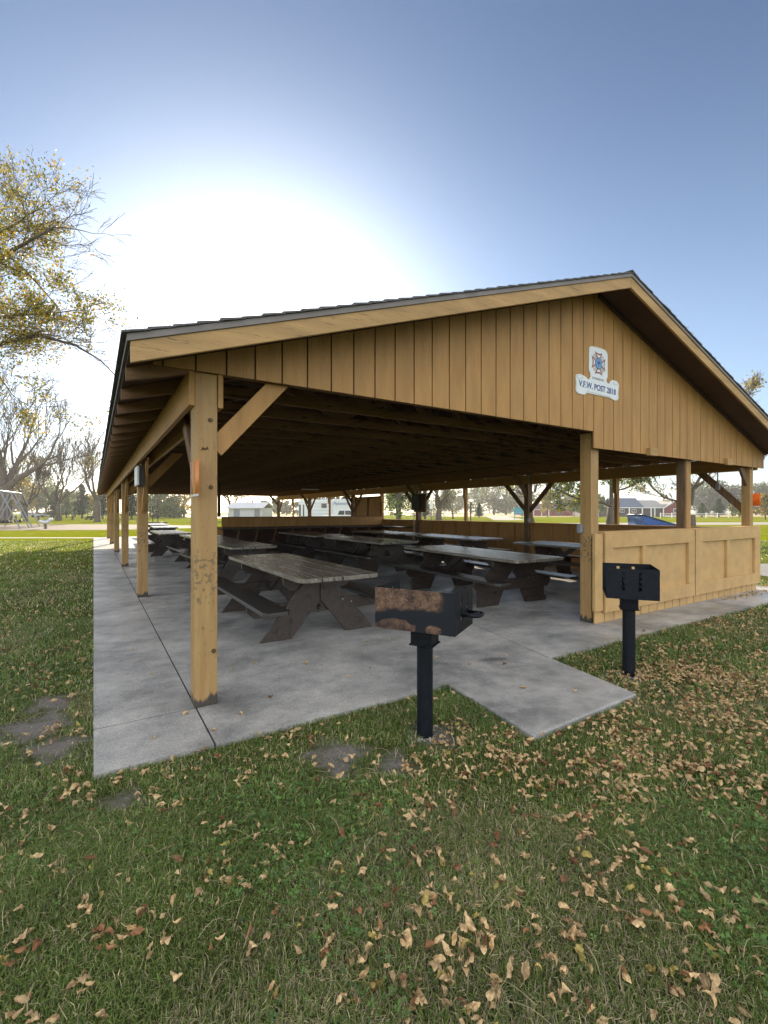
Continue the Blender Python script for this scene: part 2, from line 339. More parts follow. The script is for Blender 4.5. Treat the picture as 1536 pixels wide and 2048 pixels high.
# ------------------------------------------------------------------ picnic shelter
XR = 5.6; SL, SR = .342, .3205; ZR = 4.36           # ridge plan x, slopes, underside of the deck at the ridge
XL0, XR0 = .19, 11.05
def deck(x): return ZR - (XR-x)*SL if x < XR else ZR - (x-XR)*SR
YF, YS, YB = 3.2, 3.66, 30.6
sh = thing('picnic_shelter', 'long open tan picnic shelter with a low gabled roof on a concrete floor', 'shelter', (XR, 16.9, 0))
# siding boards of the near gable
def gable(y0, y1, yb0, yb1):
    s = MB(); k0 = -3
    step = .2212; x0 = .863
    for k in range(k0, 46):
        a, c = x0+step*k+.007, x0+step*(k+1)-.007
        if k == 45: c = 10.9
        a = max(a, .36); c = min(c, 10.9)
        if c <= a: continue
        cuts = [a] + ([XR] if a < XR < c else []) + [c]
        for q in range(len(cuts)-1):
            u, w = cuts[q], cuts[q+1]
            zb = 2.55 if w < 5.55 else 2.335
            if u < 5.5 < w and w > 5.55: zb = 2.335
            s.prism([(u,zb),(w,zb),(w,max(deck(w)-.004,zb+.001)),(u,max(deck(u)-.004,zb+.001))], 'y', y0, y1)
    return s
gable(YS-.018, YS, 0, 0).build('gable_siding', M['tan_v'], sh)
s = MB(); s.prism([(.4,2.56),(5.51,2.56),(5.51,2.345),(10.89,2.345),(10.89,deck(10.89)-.01),(XR,ZR-.01),(.4,deck(.4)-.01)], 'y', YS+.0005, YS+.006)
s.build('siding_backing', M['groove'], sh)
s = MB(); s.prism([(.4,2.55),(10.89,2.55),(10.89,deck(10.89)-.01),(XR,ZR-.01),(.4,deck(.4)-.01)], 'y', 30.12, 30.15)
s.build('far_gable_siding', M['tan_v'], sh)
# rake trim where siding meets the soffit
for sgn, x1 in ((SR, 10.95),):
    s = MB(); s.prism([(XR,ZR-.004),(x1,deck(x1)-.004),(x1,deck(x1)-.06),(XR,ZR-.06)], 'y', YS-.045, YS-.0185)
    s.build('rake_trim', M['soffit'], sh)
# fascia boards
for x1 in (XL0, XR0):
    for yy, nm in ((YF, 'fascia_board'), (YB-.03, 'fascia_board')):
        s = MB(); e = .002 if x1 > XR else -.002
        s.prism([(XR+e,ZR+.03),(x1,deck(x1)+.03),(x1,deck(x1)-.10),(XR+e,ZR-.10)], 'y', yy, yy+.03)
        s.build(nm, M['tan_x'], sh, bevel=.003)
# deck, drip edge, shingle courses
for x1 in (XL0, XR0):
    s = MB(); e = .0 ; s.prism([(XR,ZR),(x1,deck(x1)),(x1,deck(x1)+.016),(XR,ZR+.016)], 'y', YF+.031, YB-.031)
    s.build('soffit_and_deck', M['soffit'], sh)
    s = MB(); xx = x1 + (-.02 if x1 < XR else .02)
    s.prism([(XR,ZR+.031),(xx,deck(xx)+.031),(xx,deck(xx)+.075),(XR,ZR+.075)], 'y', YF-.012, YB+.012)
    s.build('drip_edge', M['drip'], sh, bevel=.002)
    s = MB(); rr = random.Random(3); sg = -1 if x1 < XR else 1
    n = 38; L0 = abs(XR-xx)+.01
    for k in range(n):
        a = XR + sg*L0*k/n; c = XR + sg*(L0*(k+1)/n + .02)
        ya = YF-.02-rr.uniform(0,.012); 
        zt = deck(a)+.078; zc = deck(c)+.078+.016
        s.prism([(a,zt-.004),(c,zc-.014),(c,zc+rr.uniform(0,.005)),(a,zt+.006)], 'y', ya, YB+.02)
    s.build('shingle_courses', M['shingle'], sh)
s = MB()
for k in range(90):
    y0 = YF-.02+k*.305
    s.prism([(XR-.13,ZR+.045),(XR,ZR+.10),(XR+.13,ZR+.05),(XR+.13,ZR+.062+.008*(k%2)),(XR,ZR+.114+.008*(k%2)),(XR-.13,ZR+.057)], 'y', y0, y0+.30)
s.build('ridge_cap', M['shingle'], sh)
# trusses
def truss_mesh():
    s = MB(); t = .02
    s.bx(.60, 10.70, -t, t, 2.551, 2.648)
    for sg, x1 in ((-1, XL0+.015), (1, XR0-.015)):
        d = .105
        s.prism([(XR,ZR-.002),(x1,deck(x1)-.002),(x1,deck(x1)-.09),(XR,ZR-.14)], 'y', -t+.0015, t-.0015)
        webs = [(XR, 1.0), (XR+sg*2.6, .0)]
        pts = [(XR+sg*.85, 2.62), (XR+sg*2.0, deck(XR+sg*2.0)-.07), (XR+sg*3.0, 2.62), (XR+sg*3.9, deck(XR+sg*3.9)-.07)]
        prev = (XR, ZR-.1)
        for p in pts:
            s.beam((prev[0], 0, prev[1]), (p[0], 0, p[1]), .034, .085, (0,1,0)) if False else s.beam((prev[0], 0, prev[1]), (p[0], 0, p[1]), .034, .085)
            prev = p
    return s
tr0 = None; Y0 = 3.70; NTR = 41
tm = truss_mesh()
for k in range(NTR):
    y = Y0+.66*k
    if k == 0:
        tr0 = tm.build('truss', M['truss'], None); tr0.parent = sh; tr0.location = (-XR, y-16.9, 0)
    else:
        c = tr0.copy(); COL.objects.link(c); c.location = (-XR, y-16.9, 0)
# painted rafter tails beyond the beams
for sg, x1 in ((-1, XL0), (1, XR0)):
    tl = MB(); xa = .60 if sg < 0 else 10.70
    tl.prism([(xa,deck(xa)-.003),(x1,deck(x1)-.003),(x1,deck(x1)-.093),(xa,deck(xa)-.12)], 'y', -.024, .024)
    t0 = tl.build('rafter_tail', M['tail'], None, bevel=.002); t0.parent = sh; t0.location = (-XR, Y0-16.9, 0)
    for k in range(1, NTR):
        c = t0.copy(); COL.objects.link(c); c.location = (-XR, Y0+.66*k-16.9, 0)
# beams
for x0, x1 in ((.598,.638),(.807,.845),(10.455,10.495),(10.665,10.705)):
    s = MB(); s.bx(x0, x1, YS+.008, 30.1, 2.295, 2.55); s.build('eave_beam', M['tan_y'], sh, bevel=.003)
# posts
def post(x, y, w, z1, m=None, z0=Z0, d=None):
    o = MB(); hw = w/2; o.bx(-hw, hw, -(d or w)/2, (d or w)/2, 0, z1-z0)
    p = o.build('post', m or M['post'], None, bevel=.006); p.parent = sh; p.location = (x-XR, y-16.9, z0); return p
PY_ = [3.765+5.29*k for k in range(6)]
def brace(p, q, w=.04, h=.14, m=None, up=(0,0,1)):
    s = MB(); s.beam(p, q, w, h, up); return s.build('knee_brace', m or M['tan_v'], sh, bevel=.003)
for k, y in enumerate(PY_):
    p = post(.7225, y, .165, 2.552)
    if k == 0:
        for (bx_, bz) in ((.035,1.69),(.055,.44),(.03,2.2)):
            s = MB(); s.tube([(.0,0,0),(0,-.012,0)], [.017,.015], 12); s.tube([(0,-.012,0),(0,-.02,0)], .009, 6)
            bo = s.build('bolt', M['bolt'], None); bo.parent = p; bo.location = (bx_, -.0825, bz-Z0)
    s0 = 1 if k < 5 else -1
    if k > 0: brace((.7225, y-.06, 1.52), (.7225, y-.92, 2.40), .04, .12)
    if k < 5: brace((.7225, y+.06, 1.52), (.7225, y+.92, 2.40), .04, .12, M['brownwood'] if k == 0 else None)
    if k == 0:
        s = MB(); s.prism([(-.03,.0),(-.018,.03),(.004,.022),(.02,.036),(.028,.012),(.012,.014),(.002,.004),(-.012,.012)][::-1], 'y', -.0845, -.0826)
        kh = s.build('knot_hole', M['groove'], None); kh.parent = p; kh.location = (-.01, 0, 1.93)
    brace((.79, y-.03 if k == 0 else y, 1.985), (1.36, y-.03 if k == 0 else y, 2.63), .045, .14)
    q = post(10.58 if k else 10.50, y, .165 if k else .14, 2.552, M['brownwood'] if k else M['post'])
    if k > 0: brace((10.58, y-.06, 1.52), (10.58, y-.92, 2.40), .04, .13, M['brownwood'])
    if k < 5: brace((10.58, y+.06, 1.52), (10.58, y+.92, 2.40), .04, .13, M['brownwood'])
    brace((10.52, y, 1.985), (9.95, y, 2.63), .045, .13, M['brownwood'])
for k in range(5):
    post(10.60, PY_[k]+2.645, .09, 2.296, M['tan_v'], z0=1.205)
    s = MB(); s.bx(10.505,10.553, PY_[k]+2.60, PY_[k]+2.69, 1.95, 2.294); s.build('post_cleat', M['tan_v'], sh)
p = post(5.655, 3.805, .165, 2.552, M['post'])
post(8.17, 3.79, .14, 2.34, M['tan_v'], z0=1.236)
s = MB(); s.bx(8.065, 8.0985, 3.73, 3.86, 1.236, 2.36); s.build('post_cleat', M['brownwood'], sh)
# lookout blocks through the gable siding
for x in (6.86, 9.32):
    s = MB(); s.bx(x-.09, x+.115, YS-.075, YS-.0185, 2.315, 2.425); s.build('lookout_block', M['tan_x'], sh, bevel=.004)
# low wall of the near gable: clapboard strip, two framed panels, cap
s = MB()
for k in range(23):
    a = 5.575+.2212*k; c = min(a+.2212-.016, 10.69)
    s.bx(a, c, 3.672, 3.69, Z0, .30)
s.build('wall_siding', M['panel'], sh, bevel=.002)
s = MB(); s.bx(5.575, 10.69, 3.6905, 3.70, Z0, 1.2); s.build('wall_backing', M['groove'], sh)
s = MB(); s.bx(5.52, 5.685, 3.628, 3.671, .20, 1.216); s.build('corner_board', M['panel'], sh, bevel=.003)
def framed_panel(x0, x1, mids, sl, sr):
    s = MB(); s.bx(x0+.01, x1-.01, 3.655, 3.668, .18, 1.20); o = s.build('wall_panel', M['panel'], sh)
    f = MB(); f.bx(x0, x1, 3.612, 3.6545, 1.018, 1.216); f.bx(x0, x1, 3.612, 3.6545, .168, .365)
    f.bx(x0, x0+sl, 3.6135, 3.6545, .3655, 1.0175); f.bx(x1-sr, x1, 3.6135, 3.6545, .3655, 1.0175)
    for a, c in mids: f.bx(a, c, 3.6135, 3.6545, .3655, 1.0175)
    k = f.build('panel_frame', M['panel'], None, bevel=.003); k.data.transform(Matrix.Translation((-XR,-16.9,0))); k.parent = o
framed_panel(5.72, 8.13, [(6.62,6.72)], .18, .19)
framed_panel(8.165, 10.66, [(9.28,9.37)], .235, .24)
s = MB(); s.bx(5.745, 10.72, 3.64, 3.83, 1.2165, 1.236); s.build('wall_cap', M['panel'], sh, bevel=.004)
# low wall along the far side with its studs showing inside
s = MB(); s.bx(10.664, 10.68, 3.84, 30.1, Z0, 1.16); s.build('side_wall_sheathing', M['tan_v'], sh)
s = MB()
for k in range(40):
    y = 4.32+.662*k
    if y < 30: s.bx(10.575, 10.6635, y-.02, y+.02, Z0+.041, 1.149)
s.bx(10.575, 10.6635, 3.86, 30.1, Z0, Z0+.04)
s.build('wall_studs', M['tan_v'], sh)
s = MB(); s.bx(10.55, 10.69, 3.84, 30.1, 1.1605, 1.20); s.build('wall_cap', M['tan_y'], sh, bevel=.004)
# boarded bay above the side wall
s = MB(); s.bx(10.60, 10.615, 17.05, 19.45, 1.215, 2.20)
pb = s.build('boarded_bay', M['tan_v'], sh)
s = MB(); s.bx(10.56,10.599,17.05,17.13,1.215,2.2); s.bx(10.56,10.599,19.37,19.45,1.215,2.2); s.bx(10.56,10.599,18.2,18.28,1.295,2.12); s.bx(10.56,10.599,17.135,19.365,1.215,1.29); s.bx(10.56,10.599,17.135,19.365,2.125,2.2)
k_ = s.build('bay_frame', M['brownwood'], None); k_.data.transform(Matrix.Translation((-XR,-16.9,0))); k_.parent = pb

# serving counter inside the shelter
ct = thing('serving_counter', 'long built-in serving counter with a tan upright board face across the shelter', 'counter', (7.1, 16.9, Z0))
s = MB()
for k in range(31):
    a = 3.84+.2145*k; s.bx(a, min(a+.2085, 10.53), 16.86, 16.88, .96, 1.305)
s.build('board_face', M['tan_v'], ct)
s = MB(); s.bx(3.82,10.54,16.84,17.0,1.306,1.33); s.build('face_cap', M['brownwood'], ct)
s = MB(); s.bx(3.84,10.53,16.885,16.92,Z0,1.305); s.build('counter_wall', M['soffit'], ct)
s = MB(); s.bx(3.72,10.54,16.28,16.8585,.885,.93); s.bx(9.95,10.54,14.7,16.2795,.885,.93); s.build('counter_top', M['tbl_dark'], ct, bevel=.004)
for k in range(10):
    x = 4.3+.66*k
    s = MB(); s.beam((x,16.35,.87),(x,16.86,.15),.04,.09); s.bx(x-.02,x+.02,16.33,16.86,.8,.884); s.build('bracket', M['brownwood'], ct)
s = MB(); s.bx(3.55,3.82,16.6,17.0,Z0,.98); s.build('end_pedestal', M['tan_v'], ct, bevel=.004)
s = MB(); s.bx(3.72,3.81,16.93,17.02,1.331,2.55); pp = s.build('post', M['wire'], ct)
s = MB(); rr = random.Random(2)
for (z0, z1, w) in ((1.36,1.52,.09),(1.55,1.85,.1),(1.9,2.15,.08),(2.2,2.36,.09)):
    s.bx(3.715-w-.03, 3.715-.03, 16.915, 16.922, z0, z1)
s.build('notice_papers', M['paper'], ct)

# ------------------------------------------------------------------ things fixed to the shelter
def flat_poly(name, pts, y, m, parent, th=.004):
    s = MB(); s.prism([(p[0], p[1]) for p in pts], 'y', y-th, y); return s.build(name, m, parent)
M['s_red'] = mat('sign_red', (.25,.03,.035), .45, .1); M['s_blue'] = mat('sign_blue', (.03,.06,.22), .45, .1); M['s_lblue'] = mat('sign_pale_blue', (.14,.30,.50), .45, .1)
M['s_grey'] = mat('sign_grey', (.25,.26,.28), .5, .1); M['s_gold'] = mat('sign_gold', (.45,.33,.10), .5, .1); M['s_edge'] = mat('sign_cream', (.62,.56,.42), .5, .1)
SIGN = [(5.452,3.648),(5.56,3.655),(5.709,3.655),(5.766,3.646),(5.795,3.618),(5.804,3.597),(5.804,3.298),(5.780,3.265),(5.778,3.238),(5.804,3.213),(5.843,3.213),(5.862,3.25),(5.91,3.274),(5.999,3.276),(6.045,3.264),(6.073,3.235),(6.060,3.18),(6.050,3.12),(6.058,3.049),(6.040,3.022),(6.00,3.006),(5.960,3.003),(5.90,3.016),(5.843,3.024),(5.616,3.026),(5.434,3.024),(5.336,3.025),(5.325,3.002),(5.283,2.992),(5.171,2.991),(5.128,3.013),(5.120,3.05),(5.126,3.12),(5.116,3.202),(5.137,3.231),(5.197,3.244),(5.275,3.237),(5.327,3.224),(5.362,3.202),(5.392,3.204),(5.425,3.244),(5.420,3.287),(5.394,3.321),(5.389,3.36),(5.394,3.604),(5.412,3.632)]
sg = thing('plaque', 'white scroll-shaped plaque reading V.F.W. POST 2818 on the tan gable', 'sign', (5.6, YS-.02, 3.3))
ysn = YS-.0195
flat_poly('edge_line', SIGN, ysn, M['s_edge'], sg, .006)
cx_, cz_ = 5.6, 3.25
ins = [((x-cx_)*.972+cx_, (z-cz_)*.972+cz_) for x, z in SIGN]
flat_poly('plate', ins, ysn-.0062, M['white'], sg, .002)
def text(body, size, x, z, m, parent, name, y, rot=0, sx=1, bold=0, shear=0):
    cu = bpy.data.curves.new('t', 'FONT'); cu.body = body; cu.size = size; cu.align_x = 'CENTER'; cu.align_y = 'CENTER'; cu.extrude = .001; cu.offset = bold; cu.shear = shear
    o = bpy.data.objects.new('t', cu); COL.objects.link(o)
    dg = bpy.context.evaluated_depsgraph_get(); me = bpy.data.meshes.new_from_object(o.evaluated_get(dg))
    COL.objects.unlink(o); bpy.data.objects.remove(o)
    me.transform(Matrix.Translation((x, y, z) if parent is None else Vector((x, y, z))-Vector(parent.location)) @ Matrix.Rotation(R(90), 4, 'X') @ Matrix.Rotation(rot, 4, 'Z') @ Matrix.Diagonal((sx,1,1,1)))
    me.name = name; me.materials.clear(); me.materials.append(m)
    q = bpy.data.objects.new(name, me); COL.objects.link(q); q.parent = parent; return q
yt = ysn-.0095
text('V.F.W. POST 2818', .108, 5.585, 3.12, M['s_blue'], sg, 'lettering', yt, R(-.8), .96, .0022)
text('DONATED BY', .042, 5.588, 3.235, M['s_grey'], sg, 'small_lettering', yt, R(-.5), .95, .0006)
EX, EZ = 5.598, 3.443
def arm(ang):
    pts = [(-.03,.065),(-.085,.150),(-.045,.135),(0,.128),(.045,.135),(.085,.150),(.03,.065)]
    inn = [(-.018,.078),(-.048,.118),(0,.108),(.048,.118),(.018,.078)]
    rot = lambda P: [(EX+(a*math.cos(ang)-c*math.sin(ang)), EZ+(a*math.sin(ang)+c*math.cos(ang))) for a, c in P]
    flat_poly('emblem_arm', rot(pts), yt+.001, M['s_red'], sg, .0012); flat_poly('emblem_arm_inset', rot(inn), yt-.0003, M['white'], sg, .0008)
for q in range(4): arm(q*math.pi/2)
for q in range(4):
    a0 = math.pi/4+q*math.pi/2
    for k in range(-2, 3):
        a = a0+k*.12; L1 = .155-.01*abs(k)
        pts = [(EX+.07*math.sin(a-.03), EZ+.07*math.cos(a-.03)), (EX+L1*math.sin(a-.028), EZ+L1*math.cos(a-.028)), (EX+L1*math.sin(a+.028), EZ+L1*math.cos(a+.028)), (EX+.07*math.sin(a+.03), EZ+.07*math.cos(a+.03))]
        flat_poly('emblem_ray', pts[::-1], yt+.0012, M['s_grey'] if k % 2 else M['s_gold'], sg, .001)
def disc(r, y, m, n, sx=1):
    flat_poly(n, [(EX+r*sx*math.cos(t*math.pi/16), EZ+r*math.sin(t*math.pi/16)) for t in range(32)], y, m, sg, .001)
disc(.075, yt-.001, M['s_blue'], 'emblem_rim'); disc(.068, yt-.0021, M['s_lblue'], 'emblem_disc')
flat_poly('emblem_eagle', [(EX-.045,EZ+.012),(EX-.015,EZ+.02),(EX,EZ+.035),(EX+.015,EZ+.02),(EX+.045,EZ+.012),(EX+.012,EZ-.005),(EX,EZ-.03),(EX-.012,EZ-.005)], yt-.0032, M['s_blue'], sg, .0008)
for x in (5.2, 5.985):                                        # scroll ends
    for r_, m_, dy in ((1,M['s_grey'],0),(.86,M['white'],.0012)):
        z = 3.205 if x < 5.5 else 3.238
        flat_poly('scroll_end', [(x+.062*r_*math.cos(t*math.pi/10), z+.020*r_*math.sin(t*math.pi/10)) for t in range(20)], yt+.001-dy, m_, sg, .001)
s = MB(); s.beam((5.345,yt,3.045),(5.86,yt,3.038),.001,.003); s.build('scroll_line', M['s_grey'], sg)
# orange notices
M['orange'] = mat('orange_notice', (.9,.17,.015), .5, .12, 12, bump=.05, trans=.2)
M['orange2'] = mat('orange_notice_faded', (.80,.24,.04), .5, .12, 12, bump=.05)
def notice(name, label, m, loc, rz, w, h, blotch=True):
    t = thing(name, label, 'notice', loc)
    s = MB(); n = 6
    vs = []; fs = []
    for i in range(n+1):
        u = i/n; bow = .012*math.sin(u*3.1)
        for z in (-h/2, h/2): vs.append((u*w, bow, z))
    for i in range(n): fs.append((2*i, 2*i+2, 2*i+3, 2*i+1))
    s.add(vs, fs); o = s.build('sheet', m, None, smooth=True); o.parent = t
    so = o.modifiers.new('s', 'SOLIDIFY'); so.thickness = .0015
    k = MB()
    for sy in (-1, 1):
        y = .002+.016*sy
        for z0, z1, a, c in ((.03,.10,.35,.75),(-.09,-.0,.4,.7)):
            rr = random.Random(5)
            for q in range(5):
                zz = z0+(z1-z0)*q/4; k.bx(w*(a+rr.uniform(0,.08)), w*(c-rr.uniform(0,.12)), (.0145 if sy > 0 else .0015)+.0006*sy+ (0.0 if sy>0 else 0), (.0145 if sy > 0 else .0015)+.001*sy+.0002, zz, zz+.006)
    e = MB()
    e.bx(0, w, -.0022, -.0012, -h/2-.012, -h/2+.004); e.bx(0, .012, -.0022, -.0012, -h/2, h/2); eo = e.build('clear_sleeve_edge', M['paper'], None); eo.parent = t
    t.rotation_euler = (0,0,rz); return t, o
notice('notice', 'orange paper notice curling off the left side of the nearest post', M['orange2'], (.634, 3.80, 1.755), R(-90), .31, .255)
notice('notice', 'bright orange notice sticking out past the far right corner post', M['orange'], (10.588, 3.80, 1.73), R(-90), .21, .235)
# floodlight box under the left beam, electrical cabinet, outlets, conduit, ceiling lamp
fl = thing('light_fixture', 'pale rectangular light box hanging under the left eave beam', 'light', (.665, 8.55, 2.08))
s = MB(); s.bx(.585,.62,8.33,8.86,1.93,2.24); s.build('lens', M['white'], fl, bevel=.01)
s = MB(); s.bx(.621,.70,8.35,8.84,1.92,2.25); s.build('housing', M['wire'], fl, bevel=.008)
s = MB(); s.tube([(.66,8.6,2.25),(.66,8.6,2.5)], .012, 8); s.build('conduit', M['galv'], fl)
eb = thing('electrical_cabinet', 'dark metal electrical cabinet on a board on the far side post', 'cabinet', (10.42, 14.25, 1.85))
s = MB(); s.bx(10.30,10.44,14.02,14.42,1.57,2.15); s.build('cabinet_box', M['wire'], eb, bevel=.006)
s = MB(); s.bx(10.445,10.475,13.72,14.5,1.5,2.2); s.build('backing_board', M['brownwood'], eb)
for pts in ([(10.40,14.12,2.15),(10.40,14.12,2.54)], [(10.40,14.28,2.15),(10.40,14.28,2.54)], [(10.40,14.4,1.57),(10.42,14.4,.4)]): s = MB(); s.tube(pts, .016, 8); s.build('conduit', M['galv'], eb)
def outlet(lbl, c, pts):
    t = thing('outlet_box', lbl, 'outlet', c)
    s = MB(); s.bx(c[0]-.035,c[0]+.035,c[1]-.03,c[1]+.03,c[2]-.06,c[2]+.06); s.build('box', M['plasticgrey'], t, bevel=.006)
    if pts: s = MB(); s.tube(pts, .012, 8); s.build('conduit', M['galv'], t, smooth=True)
outlet('grey outlet box behind the post beside the opening', (5.535, 3.86, 1.28), None)
outlet('grey outlet box with tall conduit on the braced post by the fields', (10.45, 8.93, 1.27), [(10.45,8.93,1.33),(10.45,8.93,2.3),(10.42,8.9,2.45),(10.3,8.8,2.53)])
outlet('grey outlet box with two conduits on the brace of the corner post', (10.5, 4.25, 2.0), [(10.49,4.25,2.05),(10.49,4.25,2.5)])
cl = thing('ceiling_lamp', 'small white lamp under the trusses above the counter', 'light', (8.3, 19.5, 2.5))
s = MB(); s.bx(7.9,8.7,19.44,19.56,2.50,2.54); s.build('lamp_body', M['white'], cl, bevel=.01)

# ------------------------------------------------------------------ picnic tables
def planks(s, w, n, L, z0, z1, gap=.013, round_=.06, rnd=random.Random(1)):
    pw = (w-gap*(n-1))/n
    for i in range(n):
        a = -w/2+i*(pw+gap); c = a+pw; e0 = rnd.uniform(-.012,.012); e1 = rnd.uniform(-.012,.012)
        y0, y1 = -L/2+e0, L/2+e1
        if i == 0: P = [(a,y0+round_),(a+round_*.3,y0+round_*.3),(a+round_,y0),(c,y0),(c,y1),(a+round_,y1),(a+round_*.3,y1-round_*.3),(a,y1-round_)]
        elif i == n-1: P = [(a,y0),(c-round_,y0),(c-round_*.3,y0+round_*.3),(c,y0+round_),(c,y1-round_),(c-round_*.3,y1-round_*.3),(c-round_,y1),(a,y1)]
        else: P = [(a,y0),(c,y0),(c,y1),(a,y1)]
        s.prism(P[::-1], 'z', z0, z1)
def make_table(kind, label, grp):
    t = thing('picnic_table', label, 'picnic table', (0,0,0), grp)
    rnd = random.Random(4 if kind == 'a' else 8)
    w = .98 if kind == 'a' else 1.06
    s = MB(); planks(s, w, 4, 3.1, .725, .77, round_=.09 if kind == 'a' else .05, rnd=rnd); s.build('tabletop', M['tbl_top'], t, bevel=.004)
    for sx in (-1, 1):
        s = MB(); x = sx*.72; L = 3.1
        a, c = x-.145, x+.145
        P = [(a+.05,-L/2),(c-.05,-L/2),(c,-L/2+.07),(c,L/2-.07),(c-.05,L/2),(a+.05,L/2),(a,L/2-.07),(a,-L/2+.07)]
        s.prism(P[::-1], 'z', .415, .455); s.build('bench_seat', M['bench_top'], t, bevel=.004)
    for sy in (-1, 1):
        yl = sy*.93
        dy = .045*sy*(-1 if kind == 'a' else 1)          # cleats inside (a) or outside (b) the legs
        yc = yl+dy
        s = MB(); s.prism([(-.44,.724),(.44,.724),(.44,.62),(.36,.55),(-.36,.55),(-.44,.62)], 'y', yc-.02, yc+.02); s.build('top_cleat', M['tbl_dark'], t, bevel=.003)
        s = MB(); s.prism([(-.86,.414),(.86,.414),(.86,.35),(.78,.27),(-.78,.27),(-.86,.35)] if kind == 'a' else [(-.82,.414),(.82,.414),(.82,.32),(.74,.235),(-.74,.235),(-.82,.32)], 'y', yc-.02, yc+.02); s.build('bench_support', M['tbl_dark'], t, bevel=.003)
        for sx in (-1, 1):
            if kind == 'a': P = [(sx*.005,.724),(sx*.13,.724),(sx*.735,.0),(sx*.36,.0),(sx*.005,.42)]
            else: P = [(sx*.03,.724),(sx*.30,.724),(sx*.72,.27),(sx*.72,.0),(sx*.30,.0),(sx*.09,.44),(sx*.03,.50)]
            if sx > 0: P = P[::-1]
            s = MB(); s.prism(P, 'y', yl-.02, yl+.02); lg = s.build('leg', M['tbl_dark'], t, bevel=.003)
        if kind == 'b':
            s = MB(); s.bx(.30,.74,yl-.045,yl-.021,0,.08); s.build('foot_block', M['tbl_dark'], t, bevel=.004)
        s = MB(); s.beam((0, yl-sy*.02, .30),(0, sy*.28, .70),.09,.04,(1,0,0)); s.build('diagonal_brace', M['tbl_dark'], t)
    for (bx_, bz) in ((.09,.66),(-.09,.66),(-.42,.36),(.42,.36),(.30,.40)):
        s = MB(); yb = -.93-.021-(.045 if kind == 'b' else 0); s.tube([(bx_,yb+.001,bz),(bx_,yb-.006,bz)], .010, 8); s.build('bolt', M['galv'], t)
    return t
G1 = 'dark brown picnic tables under the shelter'
TB = [('a', 2.30, 6.05, 0, 'nearest picnic table with weathered grey top and rounded corners beside the front post'),
      ('a', 2.72, 10.85, 2, 'grey-topped picnic table second in the left row, just behind the nearest one'),
      ('a', 2.75, 13.9, 1, 'picnic table third in the left row, mostly hidden by the front post'),
      ('a', 2.30, 18.0, 0, 'picnic table fourth in the left row with pale sunlit benches'),
      ('a', 2.85, 24.4, -2, 'sunlit picnic table fifth in the left row near the far end of the floor'),
      ('a', 3.15, 29.9, 0, 'farthest picnic table in the left row at the edge of the lawn'),
      ('b', 5.76, 6.15, -3, 'large dark picnic table in the middle row behind the scorched grill'),
      ('b', 6.05, 10.45, 0, 'picnic table second in the middle row with a chipped grey top'),
      ('b', 6.0, 14.1, 0, 'shaded picnic table third in the middle row before the serving counter'),
      ('b', 8.75, 5.95, 0, 'picnic table in the right row partly hidden by the post beside the opening'),
      ('b', 8.75, 10.3, 1, 'picnic table second in the right row with a glossy pale top near the side wall'),
      ('b', 8.75, 13.9, 0, 'picnic table third in the right row close to the counter')]
proto = {}
for kind, x, y, rot, lab in TB:
    if kind not in proto: t = proto[kind] = make_table(kind, lab, G1)
    else: t = copy_tree(proto[kind]); t['label'] = lab
    at(t, (x, y, Z0), R(rot))

# ------------------------------------------------------------------ charcoal grills
def make_grill(label, face, ln=.55, dp=.385, post_h=.60):
    t = thing('park_grill', label, 'grill', (0,0,0), 'pedestal grills in front of the shelter')
    s = MB(); s.tube([(0,0,-.05),(0,0,post_h)], .054, 24, True); s.build('pedestal', M['black'], t, smooth=False)
    bpy.data.objects[-1] if False else None
    s = MB(); s.bx(-.075,.075,-.07,.07,.62,.735); s.bx(-.085,.085,-.078,.078,.612,.622); s.build('swivel_sleeve', M['black'], t, bevel=.004)
    z0, z1 = .738, 1.003; h = ln/2; d = dp/2
    s = MB(); s.bx(-h, h, -d-.005, -d, z0, z1); s.build('firebox_back', face, t, bevel=.0015)
    s = MB(); s.bx(-h+.006, h-.006, -d+.001, d, z0+.004, z0+.010); s.build('firebox_floor', M['black'], t)
    for sx in (-1, 1):
        x = sx*h; s = MB()
        x0, x1 = (x-.005, x-.0005) if sx > 0 else (x+.0005, x+.005)
        # side plate with two notched slots, made from strips
        ys_ = [-d+.0005, -.075, -.050, .055, .080, d]
        s.bx(x0,x1,ys_[0],ys_[1],z0,z1); s.bx(x0,x1,ys_[2],ys_[3],z0,z1-.03); s.bx(x0,x1,ys_[4],ys_[5],z0,z1)
        s.bx(x0,x1,ys_[1],ys_[2],z0,z0+.075); s.bx(x0,x1,ys_[3],ys_[4],z0,z0+.075)
        s.bx(x0,x1,ys_[1],ys_[4],z1-.0295,z1)
        for q in range(3):
            z = z0+.105+q*.045
            s.bx(x0,x1,ys_[1],ys_[1]+.014,z,z+.016); s.bx(x0,x1,ys_[3],ys_[3]+.014,z,z+.016)
        s.build('firebox_side', M['black'], t)
    gr = MB()
    for k in range(13): y = -d+.03+k*.026; gr.tube([(-h+.01,y,.845),(h-.01,y,.845)], .005, 6)
    g = gr.build('cooking_grate', M['black'], t)
    hd = MB(); hx = h
    hd.tube([(hx-.01,-.063,.845),(hx+.09,-.063,.845),(hx+.11,-.04,.845),(hx+.115,0,.845),(hx+.11,.045,.845),(hx+.09,.068,.845),(hx-.01,.068,.845)], .010, 10)
    for k in range(5): hd.ball((hx+.085+.006*abs(2-k)*-1, -.04+.02*k, .845), .017)
    q = hd.build('grate_handle', M['black'], g, smooth=True)
    s = MB(); s.tube([(-h+.03,-d-.004,z1-.04),(-h+.03,-d-.010,z1-.04)], .009, 8); s.build('rivet', M['bolt'], t)
    return t
